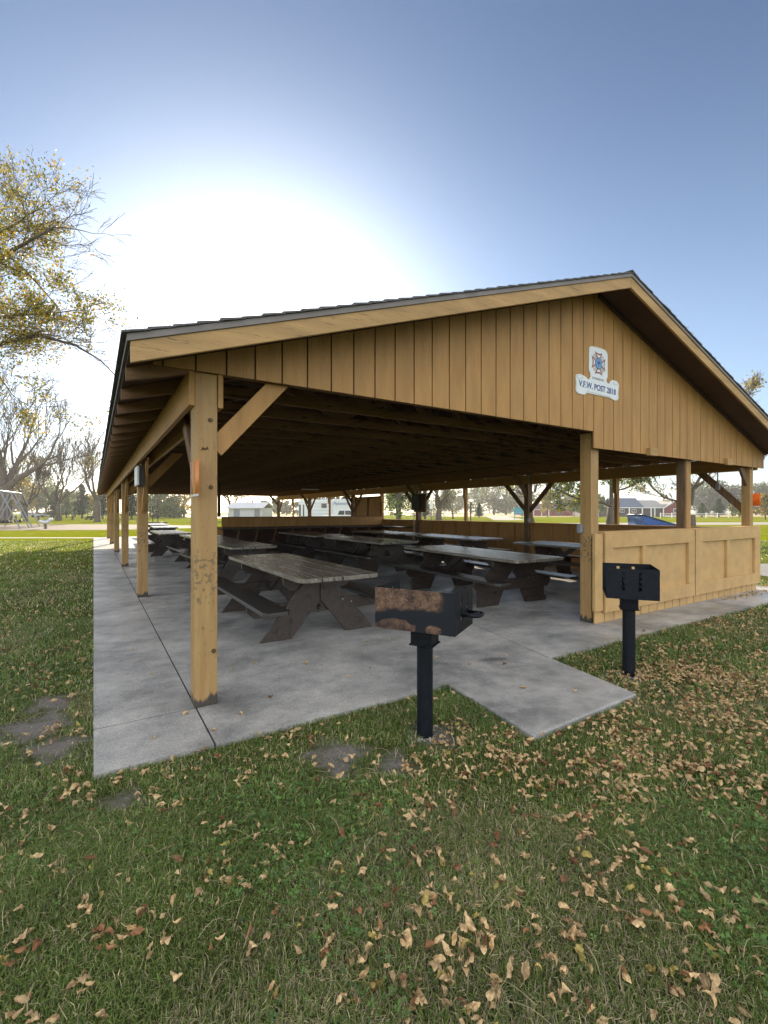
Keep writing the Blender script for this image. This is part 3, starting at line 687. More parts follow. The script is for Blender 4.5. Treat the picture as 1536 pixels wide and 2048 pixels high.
def cam_dir(r, f):      # angle of a plan direction given as right/ahead components
    x, y = W(r, f); return math.atan2(y, x)
gr1 = make_grill('black pedestal grill scorched rusty on its side, nearest the camera', M['scorched'])
at(gr1, (*W(.275, 3.115), 0), cam_dir(.894, -.448))
gr2 = make_grill('clean black pedestal grill standing in front of the low tan wall', M['black'], .49, .41)
at(gr2, (*W(2.25, 4.25), 0), cam_dir(.371, .928)); 
# gravel lumps at the pedestal feet
for (gx, gy), lb in ((W(.275,3.115), 'pale crumbled concrete around the foot of the scorched grill'), (W(2.25,4.25), 'crumbled concrete around the foot of the clean black grill')):
    s = MB(); rr = random.Random(9)
    for k in range(70):
        a = rr.uniform(0, 6.28); r_ = .06+abs(rr.gauss(0,.05)); z = .006
        s.ball((gx+r_*math.cos(a), gy+r_*math.sin(a), z), rr.uniform(.004,.012), 6, 4, (1,1,.6))
    tag(s.build('gravel', M['concrete']), lb, 'gravel', kind='stuff')

# ------------------------------------------------------------------ trees
def leaf_quads(pts, size, cols, rnd, jit=.2, per=1):
    """small flat leaves scattered about the points -> numpy arrays"""
    P = np.repeat(np.array(pts, float), per, axis=0); n = len(P)
    g = np.random.default_rng(rnd.randint(0, 10**6))
    P = P + g.normal(0, jit, P.shape)
    a = g.normal(0, 1, (n,3)); a /= np.linalg.norm(a, axis=1)[:,None]
    b = g.normal(0, 1, (n,3)); b -= a*(a*b).sum(1)[:,None]; b /= np.linalg.norm(b, axis=1)[:,None]
    s = size*g.uniform(.6, 1.35, n)[:,None]
    V = np.stack([P-a*s*.5, P+b*s*.3+a*s*.02, P+a*s*.55, P-b*s*.3+a*s*.02], 1).reshape(-1,3)
    C = np.array(cols)[g.integers(0, len(cols), n)]*g.uniform(.75, 1.25, (n,1))
    return V, np.repeat(np.c_[C, np.ones(n)], 4, axis=0)
def np_mesh(name, V, nper, C, m, parent=None):
    me = bpy.data.meshes.new(name); nv = len(V); nf = nv//nper
    me.vertices.add(nv); me.vertices.foreach_set('co', V.astype(np.float32).ravel())
    me.loops.add(nv); me.loops.foreach_set('vertex_index', np.arange(nv, dtype=np.int32))
    me.polygons.add(nf); me.polygons.foreach_set('loop_start', np.arange(0, nv, nper, dtype=np.int32))
    try: me.polygons.foreach_set('loop_total', np.full(nf, nper, dtype=np.int32))
    except Exception: pass
    me.update(calc_edges=True)
    at_ = me.color_attributes.new('tint', 'FLOAT_COLOR', 'POINT'); at_.data.foreach_set('color', C.astype(np.float32).ravel())
    me.materials.append(m); o = bpy.data.objects.new(name, me); COL.objects.link(o)
    if parent is not None: o.parent = parent
    return o
GREENS = [(.075,.12,.02),(.10,.14,.025),(.06,.10,.02)]
YELL = [(.36,.26,.02),(.27,.23,.022),(.17,.18,.022),(.42,.27,.025)]
DULL = [(.20,.16,.06),(.14,.14,.05),(.25,.20,.08)]
ORNG = [(.50,.22,.03),(.45,.28,.04),(.18,.22,.03)]
DARKG = [(.03,.06,.025),(.04,.075,.03),(.05,.08,.03)]
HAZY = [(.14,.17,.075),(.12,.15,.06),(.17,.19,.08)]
def grow(rnd, p, d, L, r, lv, maxlv, segs, tips, spread=.6, up=.12, kids=(3,5), thin=.0, wob=.16, ratio=(.55,.8)):
    pts = [p.copy()]; rad = [r]; n = max(3, 6-lv)
    q = p.copy(); dd = d.normalized()
    for i in range(n):
        dd = (dd + Vector((rnd.gauss(0,wob), rnd.gauss(0,wob), rnd.gauss(0,wob)+up*(.5 if lv else .1)))).normalized()
        q = q + dd*(L/n); pts.append(q.copy()); rad.append(max(thin, r*(1-.62*(i+1)/n)))
    segs.append((pts, rad, lv))
    if lv >= maxlv:
        tips += pts[1:]; return
    k = rnd.randint(*kids) + (1 if lv == 0 else 0)
    for j in range(k):
        t = .35+.65*(j+rnd.random()*.8)/k; i = min(n-1, int(t*n)); o = pts[i].lerp(pts[i+1], t*n-i if i < n else 0)
        ax = Vector((rnd.gauss(0,1), rnd.gauss(0,1), rnd.gauss(0,.5))).normalized()
        base = (pts[i+1]-pts[i]).normalized()
        nd = (base + ax*spread*rnd.uniform(.7,1.4)).normalized()
        grow(rnd, o, nd, L*rnd.uniform(*ratio), max(thin, rad[i]*rnd.uniform(.45,.65)), lv+1, maxlv, segs, tips, spread, up, kids, thin, wob, ratio)
    grow(rnd, pts[-1], dd, L*rnd.uniform(*ratio), max(thin, rad[-1]), lv+1, maxlv, segs, tips, spread, up, kids, thin, wob, ratio)
def tree(name, label, x, y, h, tr, seed, cols=None, leaf=.12, per=1, jit=.25, maxlv=3, spread=.65, kids=(3,4), thin=.02, trunk=.28, forks=3, group=None, cat='tree', up=.14, barkm='bark', lean=(0,0), limbs=None, leaf_frac=1.0, ratio=(.55,.8), wob=.16, twigs=True):
    rnd = random.Random(seed); t = thing(name, label, cat, (x, y, 0), group)
    segs = []; tips = []; th = h*trunk
    base = Vector((x, y, -.1)); top = base + Vector((lean[0], lean[1], th))
    mid = base.lerp(top, .5)+Vector((rnd.gauss(0,.02)*h*.3, rnd.gauss(0,.02)*h*.3, 0))
    trunk_pts = [base, base+Vector((0,0,.35)), mid, top]
    s = MB(); s.tube(trunk_pts, [tr*1.55, tr*1.12, tr*.95, tr*.82], 12)
    if limbs:
        for pts, r0 in limbs:
            pts = [Vector(p) for p in pts]; n = len(pts); r0 = r0*.72
            rad = [max(thin, r0*(1-.75*i/(n-1))) for i in range(n)]
            segs.append((pts, rad, 0))
            for i in range(n-1):
                seglen = (pts[i+1]-pts[i]).length
                for j in range(max(1, int(seglen/.42))):
                    o = pts[i].lerp(pts[i+1], rnd.random()); bd = (pts[i+1]-pts[i]).normalized()
                    ax = Vector((rnd.gauss(0,1), rnd.gauss(0,1), rnd.gauss(0,.8))).normalized()
                    grow(rnd, o, (bd+ax*spread).normalized(), rnd.uniform(.65,1.45)*h/13, max(thin, rad[i]*.35), 1, maxlv, segs, tips, spread, up, kids, thin, wob, ratio)
            grow(rnd, pts[-1], (pts[-1]-pts[-2]), 1.4*h/13, rad[-1], 1, maxlv, segs, tips, spread, up, kids, thin, wob, ratio)
    else:
        for k in range(forks):
            a = 2*math.pi*(k+rnd.random()*.6)/forks; tilt = rnd.uniform(.25,.6)
            d = Vector((math.cos(a)*tilt, math.sin(a)*tilt, 1))
            grow(rnd, top-Vector((0,0,tr*.8)), d, h*.30, tr*.62, 0, maxlv, segs, tips, spread, up, kids, thin, wob, ratio)
    for pts, rad, lv in segs:
        if lv <= 1: s.tube(pts, rad, 7 if lv == 0 else 5, False)
    s.build('trunk', M[barkm], t, smooth=True)
    tw = MB()
    for pts, rad, lv in segs:
        if lv > 1: tw.tube(pts, rad, 3, False)
    cr = tw.build('crown', M[barkm], t, smooth=True)
    if cols and tips:
        # leaves come in clumps: keep whole neighbourhoods or drop them
        P = [p for p in tips if (math.sin(p.x*1.1+seed)+math.sin(p.y*1.3+2*seed)+math.sin(p.z*1.7+seed*.7)) > 3*(1-2*leaf_frac)*.55]
        if P:
            V, C = leaf_quads(P, leaf, cols, rnd, jit, per)
            V = V - np.array([x, y, 0]); np_mesh('foliage', V, 4, C, M['leaf'], cr)
    return t
def bushy(name, label, x, y, h, w, seed, cols, leaf=.3, n=5000, z0=.12, group=None, cat='tree', tr=.12, barkm='bark'):
    """dense leafy tree far away: clumps of leaves through an uneven crown"""
    rnd = random.Random(seed); t = thing(name, label, cat, (x, y, 0), group)
    s = MB(); s.tube([(x,y,-.05),(x,y,h*.4),(x+.1,y,h*.7)], [tr*1.3,tr,tr*.4], 8)
    g = np.random.default_rng(seed); K = 26
    cs = []
    for k in range(K):
        ph = g.uniform(0, 2*math.pi); rr_ = math.sqrt(g.uniform(0,1))*w*.38; zz = h*(z0+.12)+g.uniform(0,1)*h*(.84-z0)
        sc = math.sqrt(max(.08, 1-((zz/h-.5)/.52)**2)); cs.append((x+rr_*sc*math.cos(ph), y+rr_*sc*math.sin(ph), zz))
        if k < 7: s.tube([(x,y,h*.35),(cs[-1][0],cs[-1][1],cs[-1][2])], [tr*.45,tr*.12], 5, False)
    s.build('trunk', M[barkm], t)
    cs = np.array(cs); idx = g.integers(0, K, n); v = g.normal(0,1,(n,3)); v /= np.linalg.norm(v,axis=1)[:,None]
    P = cs[idx]+v*(g.uniform(.3,1,(n,1))**.5)*np.array([w*.17,w*.17,h*.12])
    V, C = leaf_quads(P, leaf, cols, rnd, .05, 1); V = V-np.array([x,y,0]); np_mesh('crown', V, 4, C, M['leaf'], t)
    return t
def spruce(label, x, y, h, w, seed, group=None, cols=DARKG, narrow=False):
    rnd = random.Random(seed); t = thing('spruce', label, 'tree', (x, y, 0), group); g = np.random.default_rng(seed)
    s = MB(); s.tube([(x,y,-.05),(x,y,h*.98)], [w*.045,.02], 8); s.build('trunk', M['bark'], t)
    P = []; lv = 16
    for k in range(lv):
        z = h*(.13+.85*k/lv); r = w*.5*(1-k/lv)**.85+.08
        nb = 13 if k < 10 else 8
        for j in range(nb):
            a = rnd.uniform(0, 6.28); rl = r*rnd.uniform(.7,1.12)
            for q in range(16):
                u = q/15; P.append((x+rl*u*math.cos(a), y+rl*u*math.sin(a), z+h*.035*u*(1 if rnd.random() > .3 else .2)-h*.03*u*u))
    V, C = leaf_quads(P, .045*h*.9, cols, rnd, .03*w, 2); V = V-np.array([x,y,0]); np_mesh('crown', V, 4, C, M['leaf'], t)
    return t
def U(u, f): return W((u-768)/925*f, f)      # plan position for a bearing and a distance
def U3(u, v, f): x, y = U(u, f); return (x, y, 1.5+(1024-v)/925*f)

# big tree whose limbs reach in from the left
F0 = 14.0
lb = [([U3(-250,900,15.5),U3(-160,760,15),U3(-80,620,14.5),U3(0,515,14),U3(45,490,13.6),U3(95,462,13.4)], .16),
      ([U3(-160,760,15),U3(-90,560,15),U3(-30,480,14.6),U3(20,455,14.3),U3(45,440,14)], .13),
      ([U3(-230,850,15.5),U3(-120,740,14.6),U3(0,688,14),U3(75,670,13.6),U3(150,690,13.3),U3(200,720,13.1)], .12),
      ([U3(-140,720,15),U3(-70,560,14.2),U3(10,505,13.6),U3(50,540,13.3),U3(95,590,13)], .09),
      ([U3(-120,740,14.6),U3(-40,640,14),U3(40,630,13.4),U3(120,625,13)], .09),
      ([U3(-120,740,14.6),U3(-60,720,14),U3(-10,740,13.6),U3(25,790,13.4)], .07),
      ([U3(-160,760,15),U3(-110,560,15.6),U3(-60,500,16),U3(-10,440,16)], .11)]
x0, y0 = U(-270, 15.8)
tree('shade_tree', 'big tree with sparse yellow-green leaves reaching in from the left edge', x0, y0, 11.5, .33, 11, YELL+GREENS[:1], .075, 3, .10, 4, .62, (2,3), .005, .2, limbs=lb, leaf_frac=.8, up=.03, barkm='bark', ratio=(.55,.75), lean=(U(-240,15.5)[0]-x0, U(-240,15.5)[1]-y0))

# bare cottonwoods and others on the left lawn
x, y = U(8, 62); tree('cottonwood', 'huge multi-stemmed bare tree at the left edge behind the swings', x, y, 23, .8, 21, DULL+YELL[:2], .28, 1, .3, 4, .5, (2,3), .028, .22, 5, None, up=.25, barkm='bark_grey', leaf_frac=.30)
x, y = U(116, 78); tree('cottonwood', 'bare tree with several rising limbs behind the spring rider', x, y, 15.5, .38, 22, DULL, .26, 1, .3, 4, .5, (2,3), .026, .2, 5, None, up=.25, barkm='bark_grey', leaf_frac=.25)
x, y = U(195, 68); tree('cottonwood', 'tall slim bare tree with yellow leaves just left of the shelter posts', x, y, 14, .40, 26, YELL, .24, 1, .25, 4, .42, (2,3), .024, .24, 3, None, up=.35, barkm='bark_grey', leaf_frac=.28)
x, y = U(52, 74); tree('cottonwood', 'bare tree between the swing frame and the rider with gold leaves', x, y, 13, .30, 24, YELL, .28, 1, .3, 4, .5, (2,3), .026, .2, 4, None, up=.25, leaf_frac=.4)
spruce('broad dark spruce on the left lawn between two bare trees', *U(164, 108), 8.2, 5.0, 3)
spruce('dark spruce partly behind the bare tree with rising limbs', *U(107, 112), 6.6, 5.0, 4)
spruce('green spruce right of the bare tree with rising limbs', *U(133, 118), 7.6, 4.2, 5, cols=GREENS)
spruce('dark spruce seen between the left row of shelter posts', *U(205, 100), 7.6, 4.4, 6)
spruce('dark spruce showing between the second and third left posts', *U(263, 90), 7.5, 3.8, 7)
k = 0
TL = 'far leafy trees along the left horizon'
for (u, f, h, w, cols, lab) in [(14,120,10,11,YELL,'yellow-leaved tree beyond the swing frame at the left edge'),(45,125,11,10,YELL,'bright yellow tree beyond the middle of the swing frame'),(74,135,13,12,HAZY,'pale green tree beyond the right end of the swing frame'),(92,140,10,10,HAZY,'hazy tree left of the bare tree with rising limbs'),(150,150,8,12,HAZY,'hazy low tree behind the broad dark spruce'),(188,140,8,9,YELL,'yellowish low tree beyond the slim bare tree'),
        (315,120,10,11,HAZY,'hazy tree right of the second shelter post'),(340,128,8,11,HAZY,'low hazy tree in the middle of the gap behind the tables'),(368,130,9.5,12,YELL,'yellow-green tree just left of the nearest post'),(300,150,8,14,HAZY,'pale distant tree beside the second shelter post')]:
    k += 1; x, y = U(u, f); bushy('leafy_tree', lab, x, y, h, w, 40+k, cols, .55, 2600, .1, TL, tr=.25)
for i, (u, f, h, w) in enumerate([(318,112,2.6,5),(338,110,3.0,7),(352,113,2.4,5)]):
    x, y = U(u, f); bushy('shrub', ['rounded shrub left of the low hazy tree','widest rounded shrub in the gap behind the tables','small rounded shrub nearest the front post'][i], x, y, h, w, 90+i, GREENS, .4, 1500, .0, 'shrubs beyond the far lawn', 'shrub', .06)
x, y = U(462, 92); tree('shade_tree', 'yellow-leaved tree behind the small white shed', x, y, 11, .3, 31, YELL+GREENS[:1], .35, 3, .45, 3, .6, (3,4), .04, .2, 4, leaf_frac=.8)
MID = 'trees beyond the camper and shed'
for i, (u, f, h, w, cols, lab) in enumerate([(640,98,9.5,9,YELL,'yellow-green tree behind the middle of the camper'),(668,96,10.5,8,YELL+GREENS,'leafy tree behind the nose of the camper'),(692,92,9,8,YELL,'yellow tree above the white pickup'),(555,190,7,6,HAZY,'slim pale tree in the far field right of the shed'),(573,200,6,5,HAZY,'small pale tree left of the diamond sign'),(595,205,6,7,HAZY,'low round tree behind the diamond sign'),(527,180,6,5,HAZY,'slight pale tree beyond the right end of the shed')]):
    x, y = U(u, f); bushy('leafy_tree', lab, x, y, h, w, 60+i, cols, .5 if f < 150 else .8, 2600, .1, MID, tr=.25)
x, y = U(797, 62); bushy('willow', 'full green willow seen through the side opening', x, y, 10.5, 7.5, 71, [(.16,.22,.05),(.12,.19,.04),(.20,.25,.07)], .32, 9000, .02, tr=.3)
x, y = U(878, 66); tree('cottonwood', 'bare tree forking low behind the sign posts, right of the willow', x, y, 13, .45, 33, DULL, .2, 1, .25, 4, .45, (2,3), .022, .16, 4, None, up=.3, barkm='bark_grey', leaf_frac=.18)
spruce('blue-green spruce between the willow and the low-forking bare tree', *U(850, 95), 6.0, 6.5, 8)
x, y = U(906, 100); tree('shade_tree', 'thin half-bare tree with pale leaves right of the low-forking tree', x, y, 9, .18, 35, HAZY, .35, 2, .4, 3, .6, (3,4), .03, .15, 4, leaf_frac=.5)
FT = 'distant hazy trees behind the harvested field'
far_lab = ['far tree line clump left of the side wall middle post','far pale clump right of the middle post','tall far clump beyond the trail','tall far clump left of the teal sign','far clump just behind the teal sign','far low clump right of the teal sign','far clump behind the orange maple','far clump between the poplar and the house','far clump left of the barn-red gable','far wooded clump right of the big bare tree','far wooded clump above the white fence','far wooded clump above the lone young spruce','far wooded clump left of the right corner post','far wooded clump beyond the orange notice','far clump at the right edge of the view']
for i, (u, f, h, w) in enumerate([(905,250,13,22),(958,260,15,20),(988,240,19,18),(1012,240,20,18),(1034,250,17,16),(1052,260,14,18),(1110,270,14,26),(1146,260,12,18),(1160,280,11,22),(1398,240,15,24),(1418,235,17,22),(1442,240,16,24),(1464,240,15,20),(1512,235,14,26),(1530,230,16,24)]):
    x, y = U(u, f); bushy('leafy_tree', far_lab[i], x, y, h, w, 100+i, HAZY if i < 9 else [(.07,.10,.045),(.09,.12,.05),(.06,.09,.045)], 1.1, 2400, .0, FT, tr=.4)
x, y = U(1095, 150); bushy('maple', 'round maple turning orange on one side beyond the side wall', x, y, 8.2, 5.6, 131, ORNG+YELL[:2]+GREENS, .42, 3600, .14, tr=.16)
x, y = U(1118, 168); bushy('poplar', 'tall narrow poplar right of the orange maple', x, y, 8.6, 2.2, 132, DARKG+GREENS, .4, 2200, .0, tr=.15)
x, y = U(1148, 150); bushy('young_tree', 'small round green tree right of the narrow poplar', x, y, 5.2, 4.6, 133, GREENS+YELL[1:3], .42, 2200, .2, tr=.1)
spruce('small young spruce in the field between the two sign posts', *U(958, 118), 4.0, 2.6, 12)
spruce('lone young spruce on the far lawn right of the white fence', *U(1438, 128), 5.4, 4.4, 13)
spruce('young spruce standing in the white fence', *U(1404, 132), 4.2, 4.8, 14)
x, y = U(1262-60, 128); bushy('young_tree', 'pale young tree before the left end of the long house', x, y, 6.4, 3.2, 134, HAZY, .4, 1500, .1, tr=.08)
x, y = U(1478, 120); bushy('young_tree', 'bright green young tree left of the corner post', x, y, 4.0, 4.6, 135, YELL[1:3]+GREENS, .4, 1800, .05, tr=.08)
x, y = U(1531, 90); bushy('young_tree', 'rusty leafed bush at the right edge of the view', x, y, 5.0, 5.0, 136, DULL+YELL[:1], .35, 2200, .05, tr=.08)
# three near trees outside the far side of the shelter
F1 = 34
x, y = U(1066, 40); tree('shade_tree', 'leaning tree with thin drooping branches behind the braced side post', x, y, 13, .24, 45, YELL, .2, 1, .25, 3, .55, (2,4), .014, .3, 3, lean=(-.4,.6), leaf_frac=.4,
     limbs=[([U3(1069,985,40),U3(1078,955,40),U3(1095,900,40)],.14), ([U3(1066,985,40),U3(1035,960,39),U3(1000,948,38),U3(960,944,38)],.07), ([U3(1067,1000,40),U3(1048,990,39),U3(1020,975,38),U3(985,962,38)],.05), ([U3(1075,960,40),U3(1050,900,40),U3(1040,850,40)],.1)])
x, y = U(1223, 33); tree('shade_tree', 'stout tree with green leaves and a long low limb seen left of the house', x, y, 12, .30, 47, GREENS+YELL[1:3], .17, 3, .22, 3, .6, (3,4), .012, .16, leaf_frac=.72, barkm='bark_grey',
     limbs=[([U3(1220,1012,33),U3(1200,1003,32.5),U3(1180,1004,32),U3(1140,992,31.5),U3(1098,970,31),U3(1080,955,31)],.13), ([U3(1223,1012,33),U3(1222,960,33),U3(1215,900,33),U3(1205,840,33)],.22), ([U3(1222,985,33),U3(1255,975,33),U3(1290,955,33),U3(1330,930,33)],.09), ([U3(1222,950,33),U3(1185,930,32),U3(1150,920,32)],.1)])
x, y = U(1383, 34); tree('shade_tree', 'large nearly bare tree with wide limbs behind the right end of the shelter', x, y, 10.0, .30, 48, YELL[:2]+DULL, .16, 1, .2, 4, .5, (2,3), .012, .14, leaf_frac=.24, barkm='bark_grey', up=.08,
     limbs=[([U3(1378,1010,34),U3(1355,1003,34),U3(1328,995,34),U3(1305,975,34),U3(1290,950,34),U3(1270,940,34)],.13), ([U3(1382,1010,34),U3(1386,980,34),U3(1400,955,34),U3(1412,925,34),U3(1425,890,34)],.2), ([U3(1386,980,34),U3(1405,965,34),U3(1422,945,34),U3(1475,880,34),U3(1520,850,34)],.14), ([U3(1382,1010,34),U3(1370,960,34),U3(1345,930,34),U3(1330,880,34),U3(1350,800,34),U3(1372,715,34)],.12), ([U3(1400,955,34),U3(1440,850,34),U3(1480,800,34),U3(1500,785,34)],.09), ([U3(1422,945,34),U3(1490,930,34),U3(1550,900,33)],.08), ([U3(1475,880,34),U3(1540,850,33),U3(1560,850,33)],.06)])

# ------------------------------------------------------------------ buildings, vehicles and street things beyond
def place(t, u, f, rz): x, y = U(u, f); at(t, (x, y, 0), rz)
FACE = -TH                                # local -Y then points back along the view direction
M['redwall'] = mat('barn_red_siding', (.17,.035,.035), .8, .15, 3, (1,1,8), .2); M['darkwall'] = mat('dark_siding', (.075,.06,.065), .8, .15, 3, (1,1,8))
M['slate'] = mat('slate_shingles', (.10,.13,.18), .9, .2, 2); M['greyroof'] = mat('pale_grey_shingles', (.30,.29,.28), .9, .2, 2)
M['trimw'] = mat('white_trim', (.75,.75,.73), .6, .05); M['glass'] = mat('dark_glass', (.03,.04,.05), .1, .1, 2, spec=.8, bump=0)
M['brownroof'] = mat('brown_roof', (.12,.09,.08), .9, .2, 2)
def box_part(t, name, m, *dims, bevel=0):
    s = MB()
    for d in dims: s.bx(*d)
    o = s.build(name, m, None, bevel=bevel); o.parent = t; return o
def box_each(t, name, m, *dims):
    for d in dims: box_part(t, name, m, d)
def gabled(t, name, m, x0, x1, y0, y1, ze, zr, ax='x', over=.4, th=.15):
    s = MB()
    if ax == 'x':
        ym = (y0+y1)/2; s.prism([(y0-over,ze-.1),(ym,zr),(y1+over,ze-.1),(y1+over,ze-.1+th),(ym,zr+th),(y0-over,ze-.1+th)], 'x', x0-over, x1+over)
    else:
        xm = (x0+x1)/2; s.prism([(x0-over,ze-.1),(xm,zr),(x1+over,ze-.1),(x1+over,ze-.1+th),(xm,zr+th),(x0-over,ze-.1+th)], 'y', y0-over, y1+over)
    o = s.build(name, m, None); o.parent = t; return o
def window(t, x, z, w, h, y):
    f = box_part(t, 'window', M['trimw'], (x-w/2-.12,x+w/2+.12,y-.06,y-.01,z-h/2-.12,z+h/2+.12))
    p = box_part(t, 'pane', M['glass'], (x-w/2,x-.06,y-.09,y-.061,z-h/2,z+h/2),(x+.06,x+w/2,y-.09,y-.061,z-h/2,z+h/2)); p.parent = f
# long house with porch
h1 = thing('house', 'long low house with dark and red walls, white porch posts and grey roofs', 'house')
box_part(h1, 'wall', M['darkwall'], (-10,5.5,0,9,0,3.0)); box_part(h1, 'red_wall', M['redwall'], (5.51,13,-.8,9,0,3.0))
s = MB(); s.prism([(5.51,3.0),(13,3.0),(9.25,5.2)], 'y', -.79, -.5); q = s.build('gable_wall', M['redwall'], None); q.parent = h1
gabled(h1, 'roof', M['slate'], -10, -1.2, 0, 9, 3.0, 6.0); gabled(h1, 'roof', M['greyroof'], -.79, 5.6, .0, 9, 3.0, 5.3); gabled(h1, 'gable_roof', M['greyroof'], 5.5, 13, -.9, 9, 3.05, 5.3, 'y')
s = MB(); s.beam((5.1,-1.35,2.85),(9.25,-1.35,5.35),.12,.3); s.beam((9.25,-1.35,5.35),(13.4,-1.35,2.85),.12,.3); q = s.build('rake_trim', M['trimw'], None); q.parent = h1
box_each(h1, 'porch_post', M['trimw'], *[(x-.14,x+.14,-1.2,-.92,0,2.75) for x in (-6.2,-1.9,1.0,2.2,5.1)], (-10,5.4,-1.25,-.9,2.76,2.98))
box_part(h1, 'garage_door', M['wire'], (-1.4,.6,-.12,-.02,0,2.3)); box_part(h1, 'garage_door', M['wire'], (2.6,4.7,-.12,-.02,0,2.3))
for x in (-8,-4): window(h1, x, 1.9, 1.3, .8, 0)
window(h1, 9.6, 1.9, 1.8, 1.2, -.8)
box_part(h1, 'base_trim', M['trimw'], (5.6,13,-.86,-.81,0,.3))
place(h1, 1292, 150, FACE+.05)
h2 = thing('house', 'small dark house with white corner boards left of the long house', 'house')
box_part(h2, 'wall', M['darkwall'], (-4.5,4.5,0,7,0,2.9)); gabled(h2, 'roof', M['greyroof'], -4.5, 4.5, 0, 7, 2.9, 4.6)
box_each(h2, 'corner_board', M['trimw'], *[(x-.15,x+.15,-.1,-.01,0,2.9) for x in (-4.3,0,1.0,4.3)]); window(h2, 2.4, 1.8, 1.0, .7, 0)
place(h2, 1190, 152, FACE)
h3 = thing('house', 'brick-coloured house with white porch mostly behind the orange maple', 'house')
box_part(h3, 'wall', M['redwall'], (-9,13,0,8,0,2.6)); gabled(h3, 'roof', M['brownroof'], -9, 13, 0, 8, 2.6, 4.6)
box_each(h3, 'porch_trim', M['trimw'], (-8,2,-.3,-.05,2.3,2.7), *[(x-.12,x+.12,-.3,-.06,0,2.29) for x in (-7.5,-4,-1,1.8)]); window(h3, -5.5, 1.5, 1.4, .8, 0)
place(h3, 1088, 178, FACE)
sd = thing('shed', 'small white park building with a pale grey roof and two doors', 'shed')
M['shedwall'] = mat('pale_block', (.50,.50,.49), .8, .12, 3); M['shedroof'] = mat('bright_metal_roof', (.62,.62,.60), .35, .08, 3)
box_part(sd, 'wall', M['shedwall'], (-2.9,2.9,0,3.6,0,2.15)); gabled(sd, 'roof', M['shedroof'], -2.9, 2.9, 0, 3.6, 2.15, 2.95, over=.3, th=.1)
box_part(sd, 'door', M['plasticgrey'], (-1.9,-.9,-.06,-.01,0,1.9)); box_part(sd, 'door', M['plasticgrey'], (1.6,2.5,-.06,-.01,0,1.9))
for vx in (-.6,.3): s = MB(); s.tube([(vx,1.8,2.9),(vx,1.8,3.35)], .12, 8); q = s.build('roof_vent', M['wire'], None); q.parent = sd
place(sd, 490, 72, FACE-.2)
# camper and pickup
M['rv'] = mat('camper_skin', (.66,.69,.71), .35, .05, 3, spec=.5); M['rvstripe'] = mat('camper_grey', (.33,.37,.42), .4, .1)
M['tire'] = mat('rubber', (.02,.02,.02), .85, .1); M['rvblue'] = mat('camper_lettering', (.12,.20,.38), .5, .05)
rv = thing('camper', 'white fifth-wheel camper with blue lettering on its front end', 'camper')
box_part(rv, 'body', M['rv'], (-4.1,1.0,0,2.5,.75,3.35), bevel=.12)
s = MB(); s.prism([(.98,1.0),(3.6,1.55),(3.75,3.3),(3.4,3.45),(.98,3.45)][::-1], 'y', .02, 2.48); q = s.build('front_section', M['rv'], None, bevel=.08); q.parent = rv
box_each(rv, 'stripe', M['rvstripe'], (-2.3,.9,-.02,-.005,1.2,1.26),(-2.3,.9,-.02,-.005,1.7,1.74),(-2.3,.9,-.02,-.005,2.35,2.39),(-2.3,.9,-.02,-.005,2.75,2.79))
w_ = box_part(rv, 'window', M['plasticgrey'], (-.7,.1,-.04,-.005,2.1,2.8)); p_ = box_part(rv, 'pane', M['glass'], (-.62,.02,-.06,-.041,2.18,2.72)); p_.parent = w_
box_part(rv, 'door', M['rv'], (-2.75,-2.1,-.05,-.005,.85,2.75), bevel=.03); box_part(rv, 'door_window', M['glass'], (-2.58,-2.3,-.07,-.051,1.5,2.4)); box_each(rv, 'side_opening', M['glass'], (-4.02,-3.75,-.04,-.005,.9,2.6),(-3.45,-3.25,-.04,-.005,.9,2.6))
q = text('Palomino', .72, 2.3, 2.75, M['rvblue'], None, 'lettering', -.0, 0, .95, .008, .3); q.parent = rv; q.location = (0,-.0,0)
box_part(rv, 'roof_unit', M['rvstripe'], (-.9,.1,.8,1.7,3.36,3.6), bevel=.05)
for wx in (-1.6,-.7):
    s = MB(); s.tube([(wx,.0,.36),(wx,.28,.36)], .36, 16); q = s.build('wheel', M['tire'], None); q.parent = rv
place(rv, 652, 69, FACE)
tk = thing('pickup_truck', 'white pickup parked in front of the camper, seen over the counter', 'truck')
s = MB(); s.prism([(-2.7,.55),(2.7,.55),(2.75,1.05),(1.5,1.15),(.75,1.75),(-.75,1.78),(-1.05,1.15),(-2.7,1.1)][::-1], 'y', -.95, .95); q = s.build('body', M['rv'], None, bevel=.06); q.parent = tk
s = MB(); s.prism([(1.3,1.17),(.68,1.68),(.1,1.68),(.1,1.17)][::-1], 'y', -.97, -.951); s.prism([(0,1.17),(0,1.68),(-.62,1.68),(-.82,1.17)][::-1], 'y', -.97, -.951); q = s.build('side_window', M['glass'], None); q.parent = tk
for wx in (-1.75,1.75):
    s = MB(); s.tube([(wx,-.98,.38),(wx,-.7,.38)], .38, 16); q = s.build('wheel', M['tire'], None); q.parent = tk
    s = MB(); s.tube([(wx,-.99,.38),(wx,-.981,.38)], .2, 12); h_ = s.build('rim', M['galv'], None); h_.parent = q
box_part(tk, 'headlight', M['glass'], (2.68,2.76,-.85,-.55,.8,1.0)); box_part(tk, 'mirror', M['wire'], (.85,1.05,-1.15,-.96,1.2,1.4))
place(tk, 690, 58, FACE)
